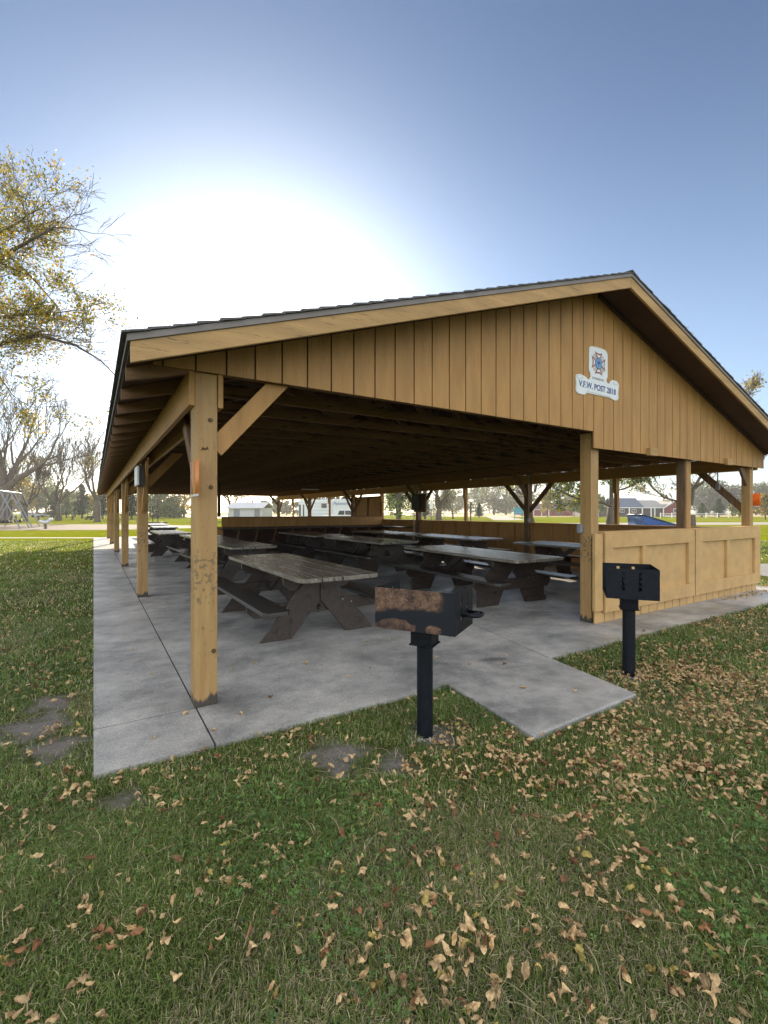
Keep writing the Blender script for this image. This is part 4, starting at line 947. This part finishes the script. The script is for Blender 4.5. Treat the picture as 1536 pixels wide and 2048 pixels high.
def car(label, u, f, rz, m):
    c = thing('parked_car', label, 'car', group='cars parked beyond the left lawn')
    s = MB(); s.prism([(-2.2,.35),(2.2,.35),(2.25,.85),(1.2,.95),(.55,1.42),(-.9,1.45),(-1.6,.98),(-2.2,.92)][::-1], 'y', -.85, .85); q = s.build('body', m, None, bevel=.06); q.parent = c
    s = MB(); s.prism([(1.0,.98),(.5,1.36),(-.85,1.38),(-1.35,1.0)][::-1], 'y', -.87, -.851); q = s.build('side_window', M['glass'], None); q.parent = c
    for wx in (-1.35,1.35): s = MB(); s.tube([(wx,-.88,.33),(wx,-.6,.33)], .33, 14); q = s.build('wheel', M['tire'], None); q.parent = c
    place(c, u, f, rz)
M['silver'] = mat('silver_paint', (.45,.46,.48), .25, .05, 3, spec=.6)
car('white car parked left of the other two beyond the swings', 60, 128, FACE, M['rv']); car('silver car parked in the middle beyond the spring rider', 80, 130, FACE, M['silver']); car('white car parked rightmost, left of the tree with rising limbs', 97, 131, FACE+.1, M['rv'])
# dumpster
M['binblue'] = mat('blue_dumpster_steel', (.03,.09,.30), .5, .25, 4, dark=(.02,.05,.15), dthr=.6); M['binlid'] = mat('black_plastic_lid', (.03,.035,.04), .35, .1, spec=.6)
dp = thing('dumpster', 'blue steel dumpster with a sloping dark lid beyond the low wall', 'dumpster')
s = MB(); s.prism([(-.85,.1),(.85,.1),(.98,.72),(-.95,1.32)][::-1], 'y', -.8, .8); q = s.build('body', M['binblue'], None, bevel=.015); q.parent = dp
s = MB(); s.beam((-1.02,0,1.37),(1.05,0,.76),1.66,.05); q = s.build('lid', M['binlid'], None, bevel=.012); q.parent = dp
s = MB()
for z in (.4,.62,.84): s.bx(-.83,.9-(z-.4)*.4,-.83,-.801,z,z+.05)
q = s.build('ribs', M['binblue'], None); q.parent = dp
for cx2, cy2 in ((-.5,.5),(.5,-.6)): s = MB(); s.tube([(cx2,cy2,.09),(cx2,cy2+.08,.09)], .09, 10); q = s.build('caster', M['tire'], None); q.parent = dp
place(dp, 1304, 25.5, FACE)
# signs
M['teal'] = mat('teal_sign_paint', (.05,.24,.27), .6, .1); M['greenpost'] = mat('sign_post_steel', (.10,.10,.09), .7, .2); M['yellow'] = mat('warning_yellow', (.65,.55,.3), .6, .1)
ts = thing('park_sign', 'teal park sign board on two legs beside the trail', 'sign')
s = MB(); s.prism([(-.95,1.0),(.95,1.0),(.95,2.2),(.6,2.45),(-.6,2.45),(-.95,2.2)][::-1], 'y', -.05, .05); q = s.build('board', M['teal'], None); q.parent = ts
box_part(ts, 'leg', M['teal'], (-.85,-.7,-.04,.04,0,.999)); box_part(ts, 'leg', M['teal'], (.7,.85,-.04,.04,0,.999)); box_each(ts, 'pale_band', M['s_lblue'], (-.7,.7,-.07,-.051,1.35,1.5),(-.55,.55,-.07,-.051,1.75,1.85))
place(ts, 1037, 92, FACE)
def spost(label, u, f, h, w, head=True, diamond=False):
    t = thing('road_sign', label, 'sign')
    box_part(t, 'pole', M['greenpost'], (-.04,.04,-.03,.03,0,h))
    if diamond: s = MB(); s.prism([(0,h-.9),(.45,h-.45),(0,h),(-.45,h-.45)], 'y', -.05, -.031); q = s.build('panel', M['trimw'], None); q.parent = t
    elif head: box_part(t, 'panel', M['trimw'] if w > .3 else M['greenpost'], (-w/2,w/2,-.05,-.031,h-.75,h))
    place(t, u, f, FACE)
spost('white narrow sign on a pole left of the low-forking bare tree', 862.5, 46, 2.55, .32); spost('dark narrow marker post right of the middle wall post', 941, 30, 2.15, .13); spost('pale diamond road sign beyond the left end of the camper', 596, 84, 2.6, .9, diamond=True)
fn = thing('rail_fence', 'white rail fence on the far lawn right of the big bare tree', 'fence')
for k in range(9): box_part(fn, 'fence_post', M['trimw'], (-12+3*k-.07,-12+3*k+.07,-.07,.07,0,1.3))
box_each(fn, 'rail', M['trimw'], (-12,12,-.03,.03,1.05,1.15), (-12,12,-.03,.03,.65,.75)); place(fn, 1412, 122, FACE)
# playground
M['pipe'] = mat('galvanised_pipe', (.26,.27,.28), .4, .1, 5, metal=.5); M['swseat'] = mat('black_rubber_seat', (.015,.015,.016), .6, .1)
sw = thing('swing_set', 'grey pipe swing frame with black bucket seats on the mulch', 'swing set')
def a_frame(x):
    for e_ in (-1, 1): s = MB(); s.tube([(x+.2*e_,1.5*e_,0),(x,0,3.4)], .05, 8); q = s.build('frame_leg', M['pipe'], None); q.parent = sw
for x in (-3.6,-.6,.6,3.6): a_frame(x)
s = MB(); s.tube([(-3.6,0,3.4),(3.6,0,3.4)], .055, 8); q = s.build('top_rail', M['pipe'], None); q.parent = sw
for x in (-2.8,-1.5,1.4,2.7):
    s = MB(); s.ball((x,0,.62), .19, 10, 8, (1,1,.8)); q = s.build('bucket_seat', M['swseat'], None); q.parent = sw
    s = MB(); s.tube([(x-.15,0,.72),(x-.15,0,3.4)], .012, 4); s.tube([(x+.15,0,.72),(x+.15,0,3.4)], .012, 4); c_ = s.build('chains', M['pipe'], None); c_.parent = q
at(sw, (*W(-35.4, 44), 0), cam_dir(-3.1, 6.5))
sr = thing('spring_rider', 'small white and blue spring rider on the playground mulch', 'play rider')
M['riderblue'] = mat('rider_blue', (.08,.16,.35), .4, .1)
s = MB(); n = 40; s.tube([(.13*math.cos(k*.8), .13*math.sin(k*.8), .42*k/n) for k in range(n)], .02, 5); q = s.build('spring', M['wire'], None); q.parent = sr
s = MB(); s.ball((0,0,.62), .22, 12, 8, (1.8,.8,.8)); s.ball((.38,0,.85), .15, 10, 8, (1.2,.8,1)); s.tube([(.22,0,.66),(.36,0,.86)], [.15,.1], 8); s.ball((-.4,0,.7), .1, 8, 6); q = s.build('rider_body', M['rv'], None, smooth=True); q.parent = sr
s = MB(); s.bx(-.2,.12,-.16,.16,.77,.83); s.tube([(.25,-.2,.82),(.25,.2,.82)], .02, 6); q = s.build('saddle', M['riderblue'], None); q.parent = sr
place(sr, 91, 41, FACE+.4)
for i, (u, f) in enumerate([(31,80),(77,84),(122,86),(145,86),(101,84)]):
    t = thing('bollard', ['wooden post leftmost in the row before the cars','wooden post second in the row before the cars','wooden post just right of the tree with rising limbs','wooden post midway to the broad spruce','wooden post beside the trunk with rising limbs'][i], 'post', group='short wooden posts at the edge of the lawn')
    box_part(t, 'shaft', M['bark'], (-.13,.13,-.13,.13,0,.85), bevel=.02); place(t, u, f, FACE)
pt = copy_tree(proto['a']); pt['label'] = 'far picnic table on the lawn beside the slim bare tree'; pt['group'] = 'picnic tables out on the lawn'; place(pt, 182, 88, .4)
fr = thing('cart', 'low dark frame with two upright poles standing on the far lawn', 'frame')
box_part(fr, 'base', M['wire'], (-.75,.7,-.3,.3,.15,.42), bevel=.03); box_part(fr, 'side_bar', M['wire'], (.9,1.1,-.3,.3,0,.42)); box_part(fr, 'pole', M['wire'], (-.32,-.25,-.03,.03,.42,2.1)); box_part(fr, 'pole', M['wire'], (.22,.29,-.03,.03,.42,2.1)); box_part(fr, 'crossbar', M['wire'], (-.32,.29,-.02,.02,2.1,2.16)); place(fr, 311, 50, FACE)

# ------------------------------------------------------------------ grass, clover and fallen leaves
G = np.random.default_rng(5)
def inside_slab(x, y, m=.0):
    a = (x > 0-m) & (x < 11.25+m) & (y > 3.05-m) & (y < 31.5+m)
    b_ = (y > 2.045-m) & (y < 3.1) & (x > 2.44-m+(y-2.04)*.12) & (x < 3.69+m+(y-2.04)*.18)
    return a | b_
def in_park(x, y): return (x > 12.3) & (y+ (x-12.6)*.40 > 2.6) & (y < 6.6-(x-14)*.36)
def sample(n, f0, f1, side=1.0):
    f = np.sqrt(G.uniform(f0*f0, f1*f1, n)); r = G.uniform(-1.2, 1.2, n)*f*side
    return f*SN+r*CS, f*CS-r*SN, f
def dirt_mask(x, y):
    m = np.zeros(len(x)); wob = .05*np.sin(x*17)+.05*np.sin(y*23+x*9)
    for (a, b_, r) in DIRT: m = np.maximum(m, np.clip((r+.13+wob-np.hypot(x-a, y-b_))/.14, 0, 1))
    return m
def patch(x, y, s, ph): return .5+.25*(np.sin(x*s+ph)*np.cos(y*s*1.3+ph*2)+np.sin((x+y)*s*.7+ph*3)*np.cos((x-y)*s*.9))
def blades(n, f0, f1, wd, ht, side=1.0):
    x, y, f = sample(n, f0, f1, side)
    dm = dirt_mask(x, y)
    pt_ = patch(x, y, 3.1, 1.0)
    keep = ~inside_slab(x, y, -.035*G.uniform(0,1,n)**2) & ~in_park(x, y) & (G.uniform(0,1,n) > dm*.96) & (G.uniform(0,1,n) < .55+.6*pt_)
    x, y, f, pt_ = x[keep], y[keep], f[keep], pt_[keep]; n = len(x)
    h = ht*G.uniform(.4,1.35,n)*(.55+.65*pt_); w = wd*G.uniform(.6,1.2,n)
    a = G.uniform(0, 2*np.pi, n); lean = G.uniform(.2,1.25,n)
    dx, dy = np.cos(a), np.sin(a); px, py = -dy, dx
    base = np.stack([x, y, np.full(n,-.004)],1); D = np.stack([dx,dy,np.zeros(n)],1); Pp = np.stack([px,py,np.zeros(n)],1); Z = np.array([0,0,1.0])
    m1 = base + D*(h*.28*lean)[:,None] + Z*(h*.60)[:,None]; tip = base + D*(h*.95*lean)[:,None] + Z*(h*(1.05-.38*lean))[:,None]
    wv = Pp*(w/2)[:,None]
    q1 = np.stack([base-wv, base+wv, m1+wv*.8, m1-wv*.8],1); 
    t1 = np.stack([m1-wv*.8, m1+wv*.8, tip+wv*.08, tip-wv*.08],1)
    V = np.concatenate([q1.reshape(-1,3), t1.reshape(-1,3)])
    pal = np.array([(.064,.094,.022),(.086,.116,.028),(.046,.070,.020),(.115,.126,.042),(.28,.235,.14),(.17,.145,.09)])
    wts = np.array([.29,.25,.19,.13,.06,.08]); ci = G.choice(6, n, p=wts)
    dry = (patch(x, y, 1.3, 4.0) > .6) & (G.uniform(0,1,n) < .28); ci[dry] = 5
    C = pal[ci]*2.65*G.uniform(.55,1.35,(n,1))*(.8+.4*patch(x,y,6.0,3.0))[:,None]; C = np.c_[C, np.ones(n)]; C4 = np.repeat(C, 4, 0)
    return V, np.concatenate([C4, C4])
def clover(n, f0, f1, sz, side=1.0):
    x, y, f = sample(n, f0, f1, side)
    keep = ~inside_slab(x, y, .0) & ~in_park(x, y) & (dirt_mask(x,y) < .3) & (patch(x, y, 2.3, 2.0)+G.normal(0,.12,n) > .60)
    x, y = x[keep], y[keep]; n = len(x)
    z = G.uniform(.018,.045,n); Vs = []; Cs = []
    s = sz*G.uniform(.6,1.3,n); a0 = G.uniform(0,6.28,n); col = np.array([(.060,.115,.028),(.078,.135,.034),(.045,.085,.026)])[G.integers(0,3,n)]*1.9*G.uniform(.7,1.3,(n,1))
    tilt = G.normal(0,.35,(n,2))
    for k in range(3):
        a = a0+k*2.094; c = np.stack([np.cos(a), np.sin(a)],1); p = np.stack([-np.sin(a), np.cos(a)],1)
        def pt(u, v):
            q = c*(u*s)[:,None]+p*(v*s)[:,None]; zz = z+q[:,0]*tilt[:,0]+q[:,1]*tilt[:,1]+ (0.15*s*u)
            return np.stack([x+q[:,0], y+q[:,1], zz],1)
        Vs.append(np.stack([pt(.05,0), pt(.55,-.42), pt(1,0), pt(.55,.42)],1).reshape(-1,3)); Cs.append(np.repeat(np.c_[col,np.ones(n)],4,0))
    return np.concatenate(Vs), np.concatenate(Cs)
VV = []; CC = []
for args in ((225000,1.1,2.3,.0030,.042),(172000,2.3,3.8,.0045,.044),(145000,3.8,6.5,.0085,.052),(115000,6.5,12,.016,.055),(75000,12,24,.035,.06)):
    V, C = blades(*args); VV.append(V); CC.append(C)
V, C = clover(21000,1.15,3.0,.011); VV.append(V); CC.append(C)
V, C = clover(24000,3.0,6.5,.015); VV.append(V); CC.append(C)
V, C = clover(2500,1.15,5.0,.02); VV.append(V); CC.append(C)
# dry stalks lying in the lawn
n = 1500; x, y, f = sample(n, 1.15, 7); k_ = ~inside_slab(x, y, .0) & ~in_park(x, y); x, y, f = x[k_], y[k_], f[k_]; n = len(x)
a = G.uniform(0,6.28,n); ln_ = G.uniform(.05,.16,n); bd = G.normal(0,.5,n); pts_ = []
for q_ in range(5):
    u = q_/4; aa = a+bd*u; pts_.append(np.stack([x+np.cos(aa)*ln_*u, y+np.sin(aa)*ln_*u, np.full(n, .02+.035*math.sin(u*2.6))],1))
for q_ in range(4):
    w_v = np.stack([-np.sin(a),np.cos(a),np.zeros(n)],1)*(.0009+.0006*f/3)[:,None]
    VV.append(np.stack([pts_[q_]-w_v, pts_[q_]+w_v, pts_[q_+1]+w_v, pts_[q_+1]-w_v],1).reshape(-1,3))
    CC.append(np.repeat(np.c_[np.array([(.50,.42,.25)])*np.ones((n,1)), np.ones(n)],4,0))
go = np_mesh('grass', np.concatenate(VV), 4, np.concatenate(CC), M['grass']); tag(go, 'short green lawn with clover around the shelter', 'grass', kind='stuff')

# fallen leaves: curled dry leaves, ten shapes
LEAFCOL = {'tan': [(.80,.49,.22),(.88,.64,.34),(.70,.40,.17)], 'brown': [(.50,.25,.11),(.42,.20,.09)], 'yellow': [(.62,.46,.10),(.66,.52,.16)]}
def leaf_shape(seed, L=.062, Wd=.034):
    r = random.Random(seed); nu, nv = 8, 5
    curl = r.uniform(-4.2,4.4); roll = r.uniform(1.2,4.2)*r.choice((1,1,-1)); twist = r.uniform(-1.2,1.2); wav = r.uniform(.15,.6)
    vs = []
    for i in range(nu+1):
        u = i/nu; hw = Wd*.5*(math.sin(math.pi*u**.8)**.85)*(1+.15*math.sin(u*17+seed)) + .0006
        th = (u-.5)*curl; 
        cx = math.sin(th)/max(abs(curl),.4)*L if abs(curl) > .4 else (u-.5)*L
        cz = (1-math.cos(th))/max(abs(curl),.4)*L*(1 if curl > 0 else -1)
        for j in range(nv):
            v = (j/(nv-1)-.5)*2; ph = v*roll*.5
            yy = hw*math.sin(ph)/max(.3,abs(roll)*.5); zz = hw*(1-math.cos(ph))/max(.3,abs(roll)*.5)*(1 if roll > 0 else -1)+wav*hw*math.sin(u*11+v*5+seed)
            t = twist*(u-.5); vs.append((cx, yy*math.cos(t)-zz*math.sin(t), cz+yy*math.sin(t)+zz*math.cos(t)))
    zmin = min(v[2] for v in vs); vs = [(a, b_, c-zmin) for a, b_, c in vs]
    fs = [(i*nv+j, i*nv+j+1, (i+1)*nv+j+1, (i+1)*nv+j) for i in range(nu) for j in range(nv-1)]
    # stalk
    e = vs[2]; n = len(vs); sx = -1
    for k in range(4):
        q = (e[0]-.009*k, e[1]+.002*k*k*.6, max(.001, e[2]+.002*k)); vs += [(q[0],q[1]-.0007,q[2]),(q[0],q[1]+.0007,q[2]+.0006)]
    for k in range(3): fs.append((n+2*k, n+2*k+1, n+2*k+3, n+2*k+2))
    return vs, fs
def leaf_mat(name, cols):
    m, N, L, P = nt(name)
    tc = N.new('ShaderNodeTexCoord'); n = N.new('ShaderNodeTexNoise'); n.inputs['Scale'].default_value = 45; n.inputs['Detail'].default_value = 5; L.new(tc.outputs['Object'], n.inputs[0])
    oi = N.new('ShaderNodeObjectInfo')
    c = N.new('ShaderNodeValToRGB'); L.new(n.outputs[0], c.inputs[0]); e = c.color_ramp.elements
    e[0].position = .3; e[0].color = (*[q*.55 for q in cols[0]],1); e[1].position = .62; e[1].color = (*cols[1],1)
    hs = N.new('ShaderNodeHueSaturation'); mr = N.new('ShaderNodeMapRange'); mr.inputs[3].default_value = .65; mr.inputs[4].default_value = 1.3; L.new(oi.outputs['Random'], mr.inputs[0]); L.new(mr.outputs[0], hs.inputs['Value']); L.new(c.outputs[0], hs.inputs['Color'])
    L.new(hs.outputs[0], P.inputs['Base Color']); P.inputs['Roughness'].default_value = .6
    tr = N.new('ShaderNodeBsdfTranslucent'); L.new(hs.outputs[0], tr.inputs[0]); mx = N.new('ShaderNodeMixShader'); mx.inputs[0].default_value = .25
    L.new(P.outputs[0], mx.inputs[1]); L.new(tr.outputs[0], mx.inputs[2]); L.new(mx.outputs[0], N['Material Output'].inputs['Surface']); return m
LM = {k: leaf_mat('dry_leaf_'+k, v) for k, v in LEAFCOL.items()}
shapes = [leaf_shape(s_) for s_ in range(14)]
shape_me = {}
def leaf_me(i, kind):
    if (i, kind) not in shape_me:
        me = bpy.data.meshes.new('fallen_leaf'); me.from_pydata(shapes[i][0], [], shapes[i][1]); me.update(); me.materials.append(LM[kind]); me.polygons.foreach_set('use_smooth', [True]*len(me.polygons)); shape_me[(i,kind)] = me
    return shape_me[(i,kind)]
# density over the lawn: drifts to the right of the pad, thin to the left
def dens(x, y):
    r = x*CS-y*SN; f = x*SN+y*CS
    d = .42+.24/(1+np.exp(-(r-.1)*2.2))
    def blob(a, b_, sx, sy, k): return k*np.exp(-((x-a)/sx)**2-((y-b_)/sy)**2)
    d = d + blob(4.35,2.05,.75,.42,4.0)+blob(3.3,1.72,.8,.28,2.8)+blob(4.9,1.6,.7,.4,2.2)+blob(2.35,1.75,.45,.2,1.6)+blob(1.95,2.3,.35,.18,2.2)+blob(3.0,1.35,.8,.3,1.1)+blob(-.15,3.1,.3,.25,1.6)+blob(-.2,5.0,.35,.4,.8)+blob(.25,2.6,.3,.15,.8)
    d = d*(.25+1.5*np.clip(patch(x,y,4.3,.5)-.15,0,1))
    d = d*(1+1.3/(1+np.exp((f-2.2)*4))*(.45+.55/(1+np.exp(-(r+.7)*3))))
    d = np.where(y > 4.0, d*.55, d); d = np.where(f > 7, d*.5, d)
    return d
nL = 147000; x, y, f = sample(nL, 1.1, 13)
area = 1.2*(13**2-1.1**2); base_d = nL/area
acc = G.uniform(0,1,nL) < np.clip(dens(x,y)*150/base_d, 0, 1)
x, y, f, acc = x[acc], y[acc], f[acc], acc[acc]
mm = G.uniform(0,1,len(x)) < .30
for _ in range(2):
    x = np.concatenate([x, x[:len(mm)][mm]+G.normal(0,.035,mm.sum())]); y = np.concatenate([y, y[:len(mm)][mm]+G.normal(0,.035,mm.sum())])
f = x*SN+y*CS; acc = np.ones(len(x), bool)
ok = acc & ~inside_slab(x,y,.02) & ~in_park(x,y); x, y, f = x[ok], y[ok], f[ok]
# a few on the concrete and the heap by the right corner of the low wall
ex = [(3.35,3.15),(3.0,2.62),(2.6,4.5),(.9,3.4),(1.1,4.4),(3.1,4.2),(2.2,3.75),(3.3,2.35),(.35,5.6),(1.3,8.2),(1.6,8.6),(.3,6.3),(2.9,3.95)]
ex += [(float(a_), float(b_)) for a_, b_ in zip(G.uniform(.1,6,26), 3.1+np.abs(G.normal(0,1.1,26)))]
hx = G.uniform(8.9,10.6,90); hy = 3.58-np.abs(G.normal(0,.09,90)); hx2 = G.uniform(10.9,12.0,120); hy2 = G.uniform(3.3,5.2,120)
x = np.concatenate([x, [p[0] for p in ex], hx, hx2]); y = np.concatenate([y, [p[1] for p in ex], hy, hy2])
f = x*SN+y*CS; r_ = x*CS-y*SN; vis = (np.abs(r_) < .83*f) & (1.5/f*925 < 1025)
order = np.argsort(f + np.where(vis, 0, 1000)); rnd = random.Random(77)
LAB = {'tan': 'curled dry tan leaf lying on the near lawn', 'brown': 'curled dark brown leaf lying on the near lawn', 'yellow': 'yellow leaf lying on the near lawn'}
accum = {k: ([], []) for k in LM}
for n_, i in enumerate(order):
    kind = rnd.choices(['tan','brown','yellow'], [.76,.17,.07])[0]; si = rnd.randrange(14)
    on = inside_slab(np.array([x[i]]), np.array([y[i]]))[0]; z = ZS+.001 if on else rnd.uniform(.012,.038)
    if on and y[i] < 3.05: z = .047
    sc = rnd.uniform(.42,.95)*(1.25 if rnd.random() < .07 else 1)
    mt = Matrix.Translation((x[i], y[i], z)) @ Matrix.Rotation(rnd.uniform(0,6.28),4,'Z') @ Matrix.Rotation(rnd.gauss(0,.8) if not on else rnd.gauss(0,.05),4,'X') @ Matrix.Rotation(rnd.gauss(0,.4) if not on else 0,4,'Y') @ Matrix.Scale(sc,4)
    if n_ < 300:
        o = bpy.data.objects.new('fallen_leaf', leaf_me(si, kind)); COL.objects.link(o); o.matrix_world = mt
        tag(o, LAB[kind] if not on else 'dry leaf lying on the concrete pad', 'leaf', 'fallen leaves on the near lawn, '+kind)
    else:
        vs, fs = accum[kind]; k0 = len(vs); vs += [tuple(mt @ Vector(v)) for v in shapes[si][0]]; fs += [tuple(q+k0 for q in ff) for ff in shapes[si][1]]
for kind, (vs, fs) in accum.items():
    me = bpy.data.meshes.new('leaf_litter'); me.from_pydata(vs, [], fs); me.update(); me.materials.append(LM[kind]); me.polygons.foreach_set('use_smooth', [True]*len(fs))
    o = bpy.data.objects.new('leaf_litter', me); COL.objects.link(o); tag(o, {'tan':'scattered dry tan leaves farther out on the lawn','brown':'scattered dark brown leaves farther out on the lawn','yellow':'scattered yellow leaves farther out on the lawn'}[kind], 'leaf litter', kind='stuff')
print('leaves', len(order))

# ------------------------------------------------------------------ haze
hm = bpy.data.materials.new('haze_air'); hm.use_nodes = True; hn = hm.node_tree.nodes; hn.clear()
ho_ = hn.new('ShaderNodeOutputMaterial'); pv = hn.new('ShaderNodeVolumePrincipled'); pv.inputs['Color'].default_value = (.95,.96,1,1); pv.inputs['Density'].default_value = .0004; pv.inputs['Anisotropy'].default_value = .35
hm.node_tree.links.new(pv.outputs[0], ho_.inputs['Volume'])
s = MB(); s.bx(-705, 705, -705, 705, -1.0, 34); tag(s.build('haze', hm), kind='stuff')

# ------------------------------------------------------------------ light, sky, camera
SUN_AZ, SUN_EL = 17.5, 15.5       # degrees from +Y towards +X, degrees up
az, el = R(SUN_AZ), R(SUN_EL)
SKY_K, SKY_TINT, AUR_K, AUR_W, FILL_CLOUD = .33, (.92,1.0,1.2), 4.2, 15.6, (4.3,4.1,3.8)
sd_ = Vector((math.sin(az)*math.cos(el), math.cos(az)*math.cos(el), math.sin(el)))
sun = bpy.data.lights.new('sun', 'SUN'); sun.energy = 5.0; sun.angle = R(.5); sun.color = (1,.86,.66)
so = bpy.data.objects.new('sun', sun); COL.objects.link(so); so.rotation_euler = (-sd_).to_track_quat('-Z', 'Y').to_euler()
w = bpy.data.worlds.new('World'); scene.world = w; w.use_nodes = True
N = w.node_tree.nodes; L = w.node_tree.links; bg = N['Background']
sky = N.new('ShaderNodeTexSky'); sky.sky_type = 'NISHITA'; sky.sun_disc = False; sky.sun_elevation = el; sky.sun_rotation = az
sky.air_density = 1.0; sky.dust_density = .6; sky.ozone_density = 1.5
# clear sky ahead with the sun's aureole, unseen cloud added behind the camera as fill light
def vm(op, a, b=None, sc=None):
    q = N.new('ShaderNodeVectorMath'); q.operation = op
    L.new(a, q.inputs[0])
    if b is not None:
        if isinstance(b, tuple): q.inputs[1].default_value = b
        else: L.new(b, q.inputs[1])
    if sc is not None:
        if isinstance(sc, (int, float)): q.inputs['Scale'].default_value = sc
        else: L.new(sc, q.inputs['Scale'])
    return q.outputs['Value'] if op == 'DOT_PRODUCT' else q.outputs[0]
def sm(src, a, b_, lo, hi):
    r = N.new('ShaderNodeMapRange'); r.interpolation_type = 'SMOOTHSTEP'; r.inputs[1].default_value = a; r.inputs[2].default_value = b_; r.inputs[3].default_value = lo; r.inputs[4].default_value = hi; L.new(src, r.inputs[0]); return r.outputs[0]
tc = N.new('ShaderNodeTexCoord'); D_ = tc.outputs['Generated']
base_c = vm('SCALE', vm('MULTIPLY', sky.outputs[0], SKY_TINT), sc=SKY_K)
dt = vm('DOT_PRODUCT', D_, tuple(sd_))
ac = N.new('ShaderNodeMath'); ac.operation = 'ARCCOSINE'; L.new(dt, ac.inputs[0])
dv = N.new('ShaderNodeMath'); dv.operation = 'DIVIDE'; L.new(ac.outputs[0], dv.inputs[0]); dv.inputs[1].default_value = R(AUR_W)
pw = N.new('ShaderNodeMath'); pw.operation = 'POWER'; L.new(dv.outputs[0], pw.inputs[0]); pw.inputs[1].default_value = 2
ng = N.new('ShaderNodeMath'); ng.operation = 'MULTIPLY'; L.new(pw.outputs[0], ng.inputs[0]); ng.inputs[1].default_value = -1
ex_ = N.new('ShaderNodeMath'); ex_.operation = 'EXPONENT'; L.new(ng.outputs[0], ex_.inputs[0])
cc = N.new('ShaderNodeCombineXYZ'); cc.inputs[0].default_value, cc.inputs[1].default_value, cc.inputs[2].default_value = 1, .985, .93
aur = vm('SCALE', cc.outputs[0], sc=ex_.outputs[0]); aur = vm('SCALE', aur, sc=AUR_K)
pw2 = N.new('ShaderNodeMath'); pw2.operation = 'MULTIPLY'; L.new(pw.outputs[0], pw2.inputs[0]); pw2.inputs[1].default_value = -(AUR_W/28)**2
ex2 = N.new('ShaderNodeMath'); ex2.operation = 'EXPONENT'; L.new(pw2.outputs[0], ex2.inputs[0])
c4 = N.new('ShaderNodeCombineXYZ'); c4.inputs[0].default_value, c4.inputs[1].default_value, c4.inputs[2].default_value = .48, .70, .88
aur = vm('ADD', aur, vm('SCALE', c4.outputs[0], sc=ex2.outputs[0]))
sz = N.new('ShaderNodeSeparateXYZ'); L.new(D_, sz.inputs[0])
c5 = N.new('ShaderNodeCombineXYZ'); c5.inputs[0].default_value, c5.inputs[1].default_value, c5.inputs[2].default_value = .7, .95, 1.15
aur = vm('ADD', aur, vm('SCALE', c5.outputs[0], sc=sm(sz.outputs[2], .0, .75, 1, 0)))
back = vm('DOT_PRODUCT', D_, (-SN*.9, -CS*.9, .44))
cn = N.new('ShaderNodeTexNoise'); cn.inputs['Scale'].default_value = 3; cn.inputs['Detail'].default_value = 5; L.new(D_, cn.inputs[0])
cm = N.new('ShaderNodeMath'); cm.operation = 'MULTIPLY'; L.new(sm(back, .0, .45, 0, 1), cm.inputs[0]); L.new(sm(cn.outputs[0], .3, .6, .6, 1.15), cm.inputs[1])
c3 = N.new('ShaderNodeCombineXYZ'); c3.inputs[0].default_value, c3.inputs[1].default_value, c3.inputs[2].default_value = FILL_CLOUD
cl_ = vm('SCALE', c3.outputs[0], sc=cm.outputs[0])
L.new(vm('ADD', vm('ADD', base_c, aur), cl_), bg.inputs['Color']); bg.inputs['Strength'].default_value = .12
cam = bpy.data.cameras.new('camera'); co = bpy.data.objects.new('camera', cam); COL.objects.link(co); scene.camera = co
co.location = (0, 0, 1.5); co.rotation_euler = (R(90), 0, -TH)
cam.sensor_fit = 'VERTICAL'; cam.sensor_height = 36; cam.lens = 36*925/2048; cam.clip_end = 5000; cam.clip_start = .05
scene.view_settings.view_transform = 'Standard'; scene.view_settings.look = 'None'; scene.view_settings.gamma = 1
scene.view_settings.exposure = 1.5
scene.render.resolution_x = 768; scene.render.resolution_y = 1024
scene.cycles.max_bounces = 8; scene.cycles.diffuse_bounces = 4; scene.cycles.transparent_max_bounces = 8
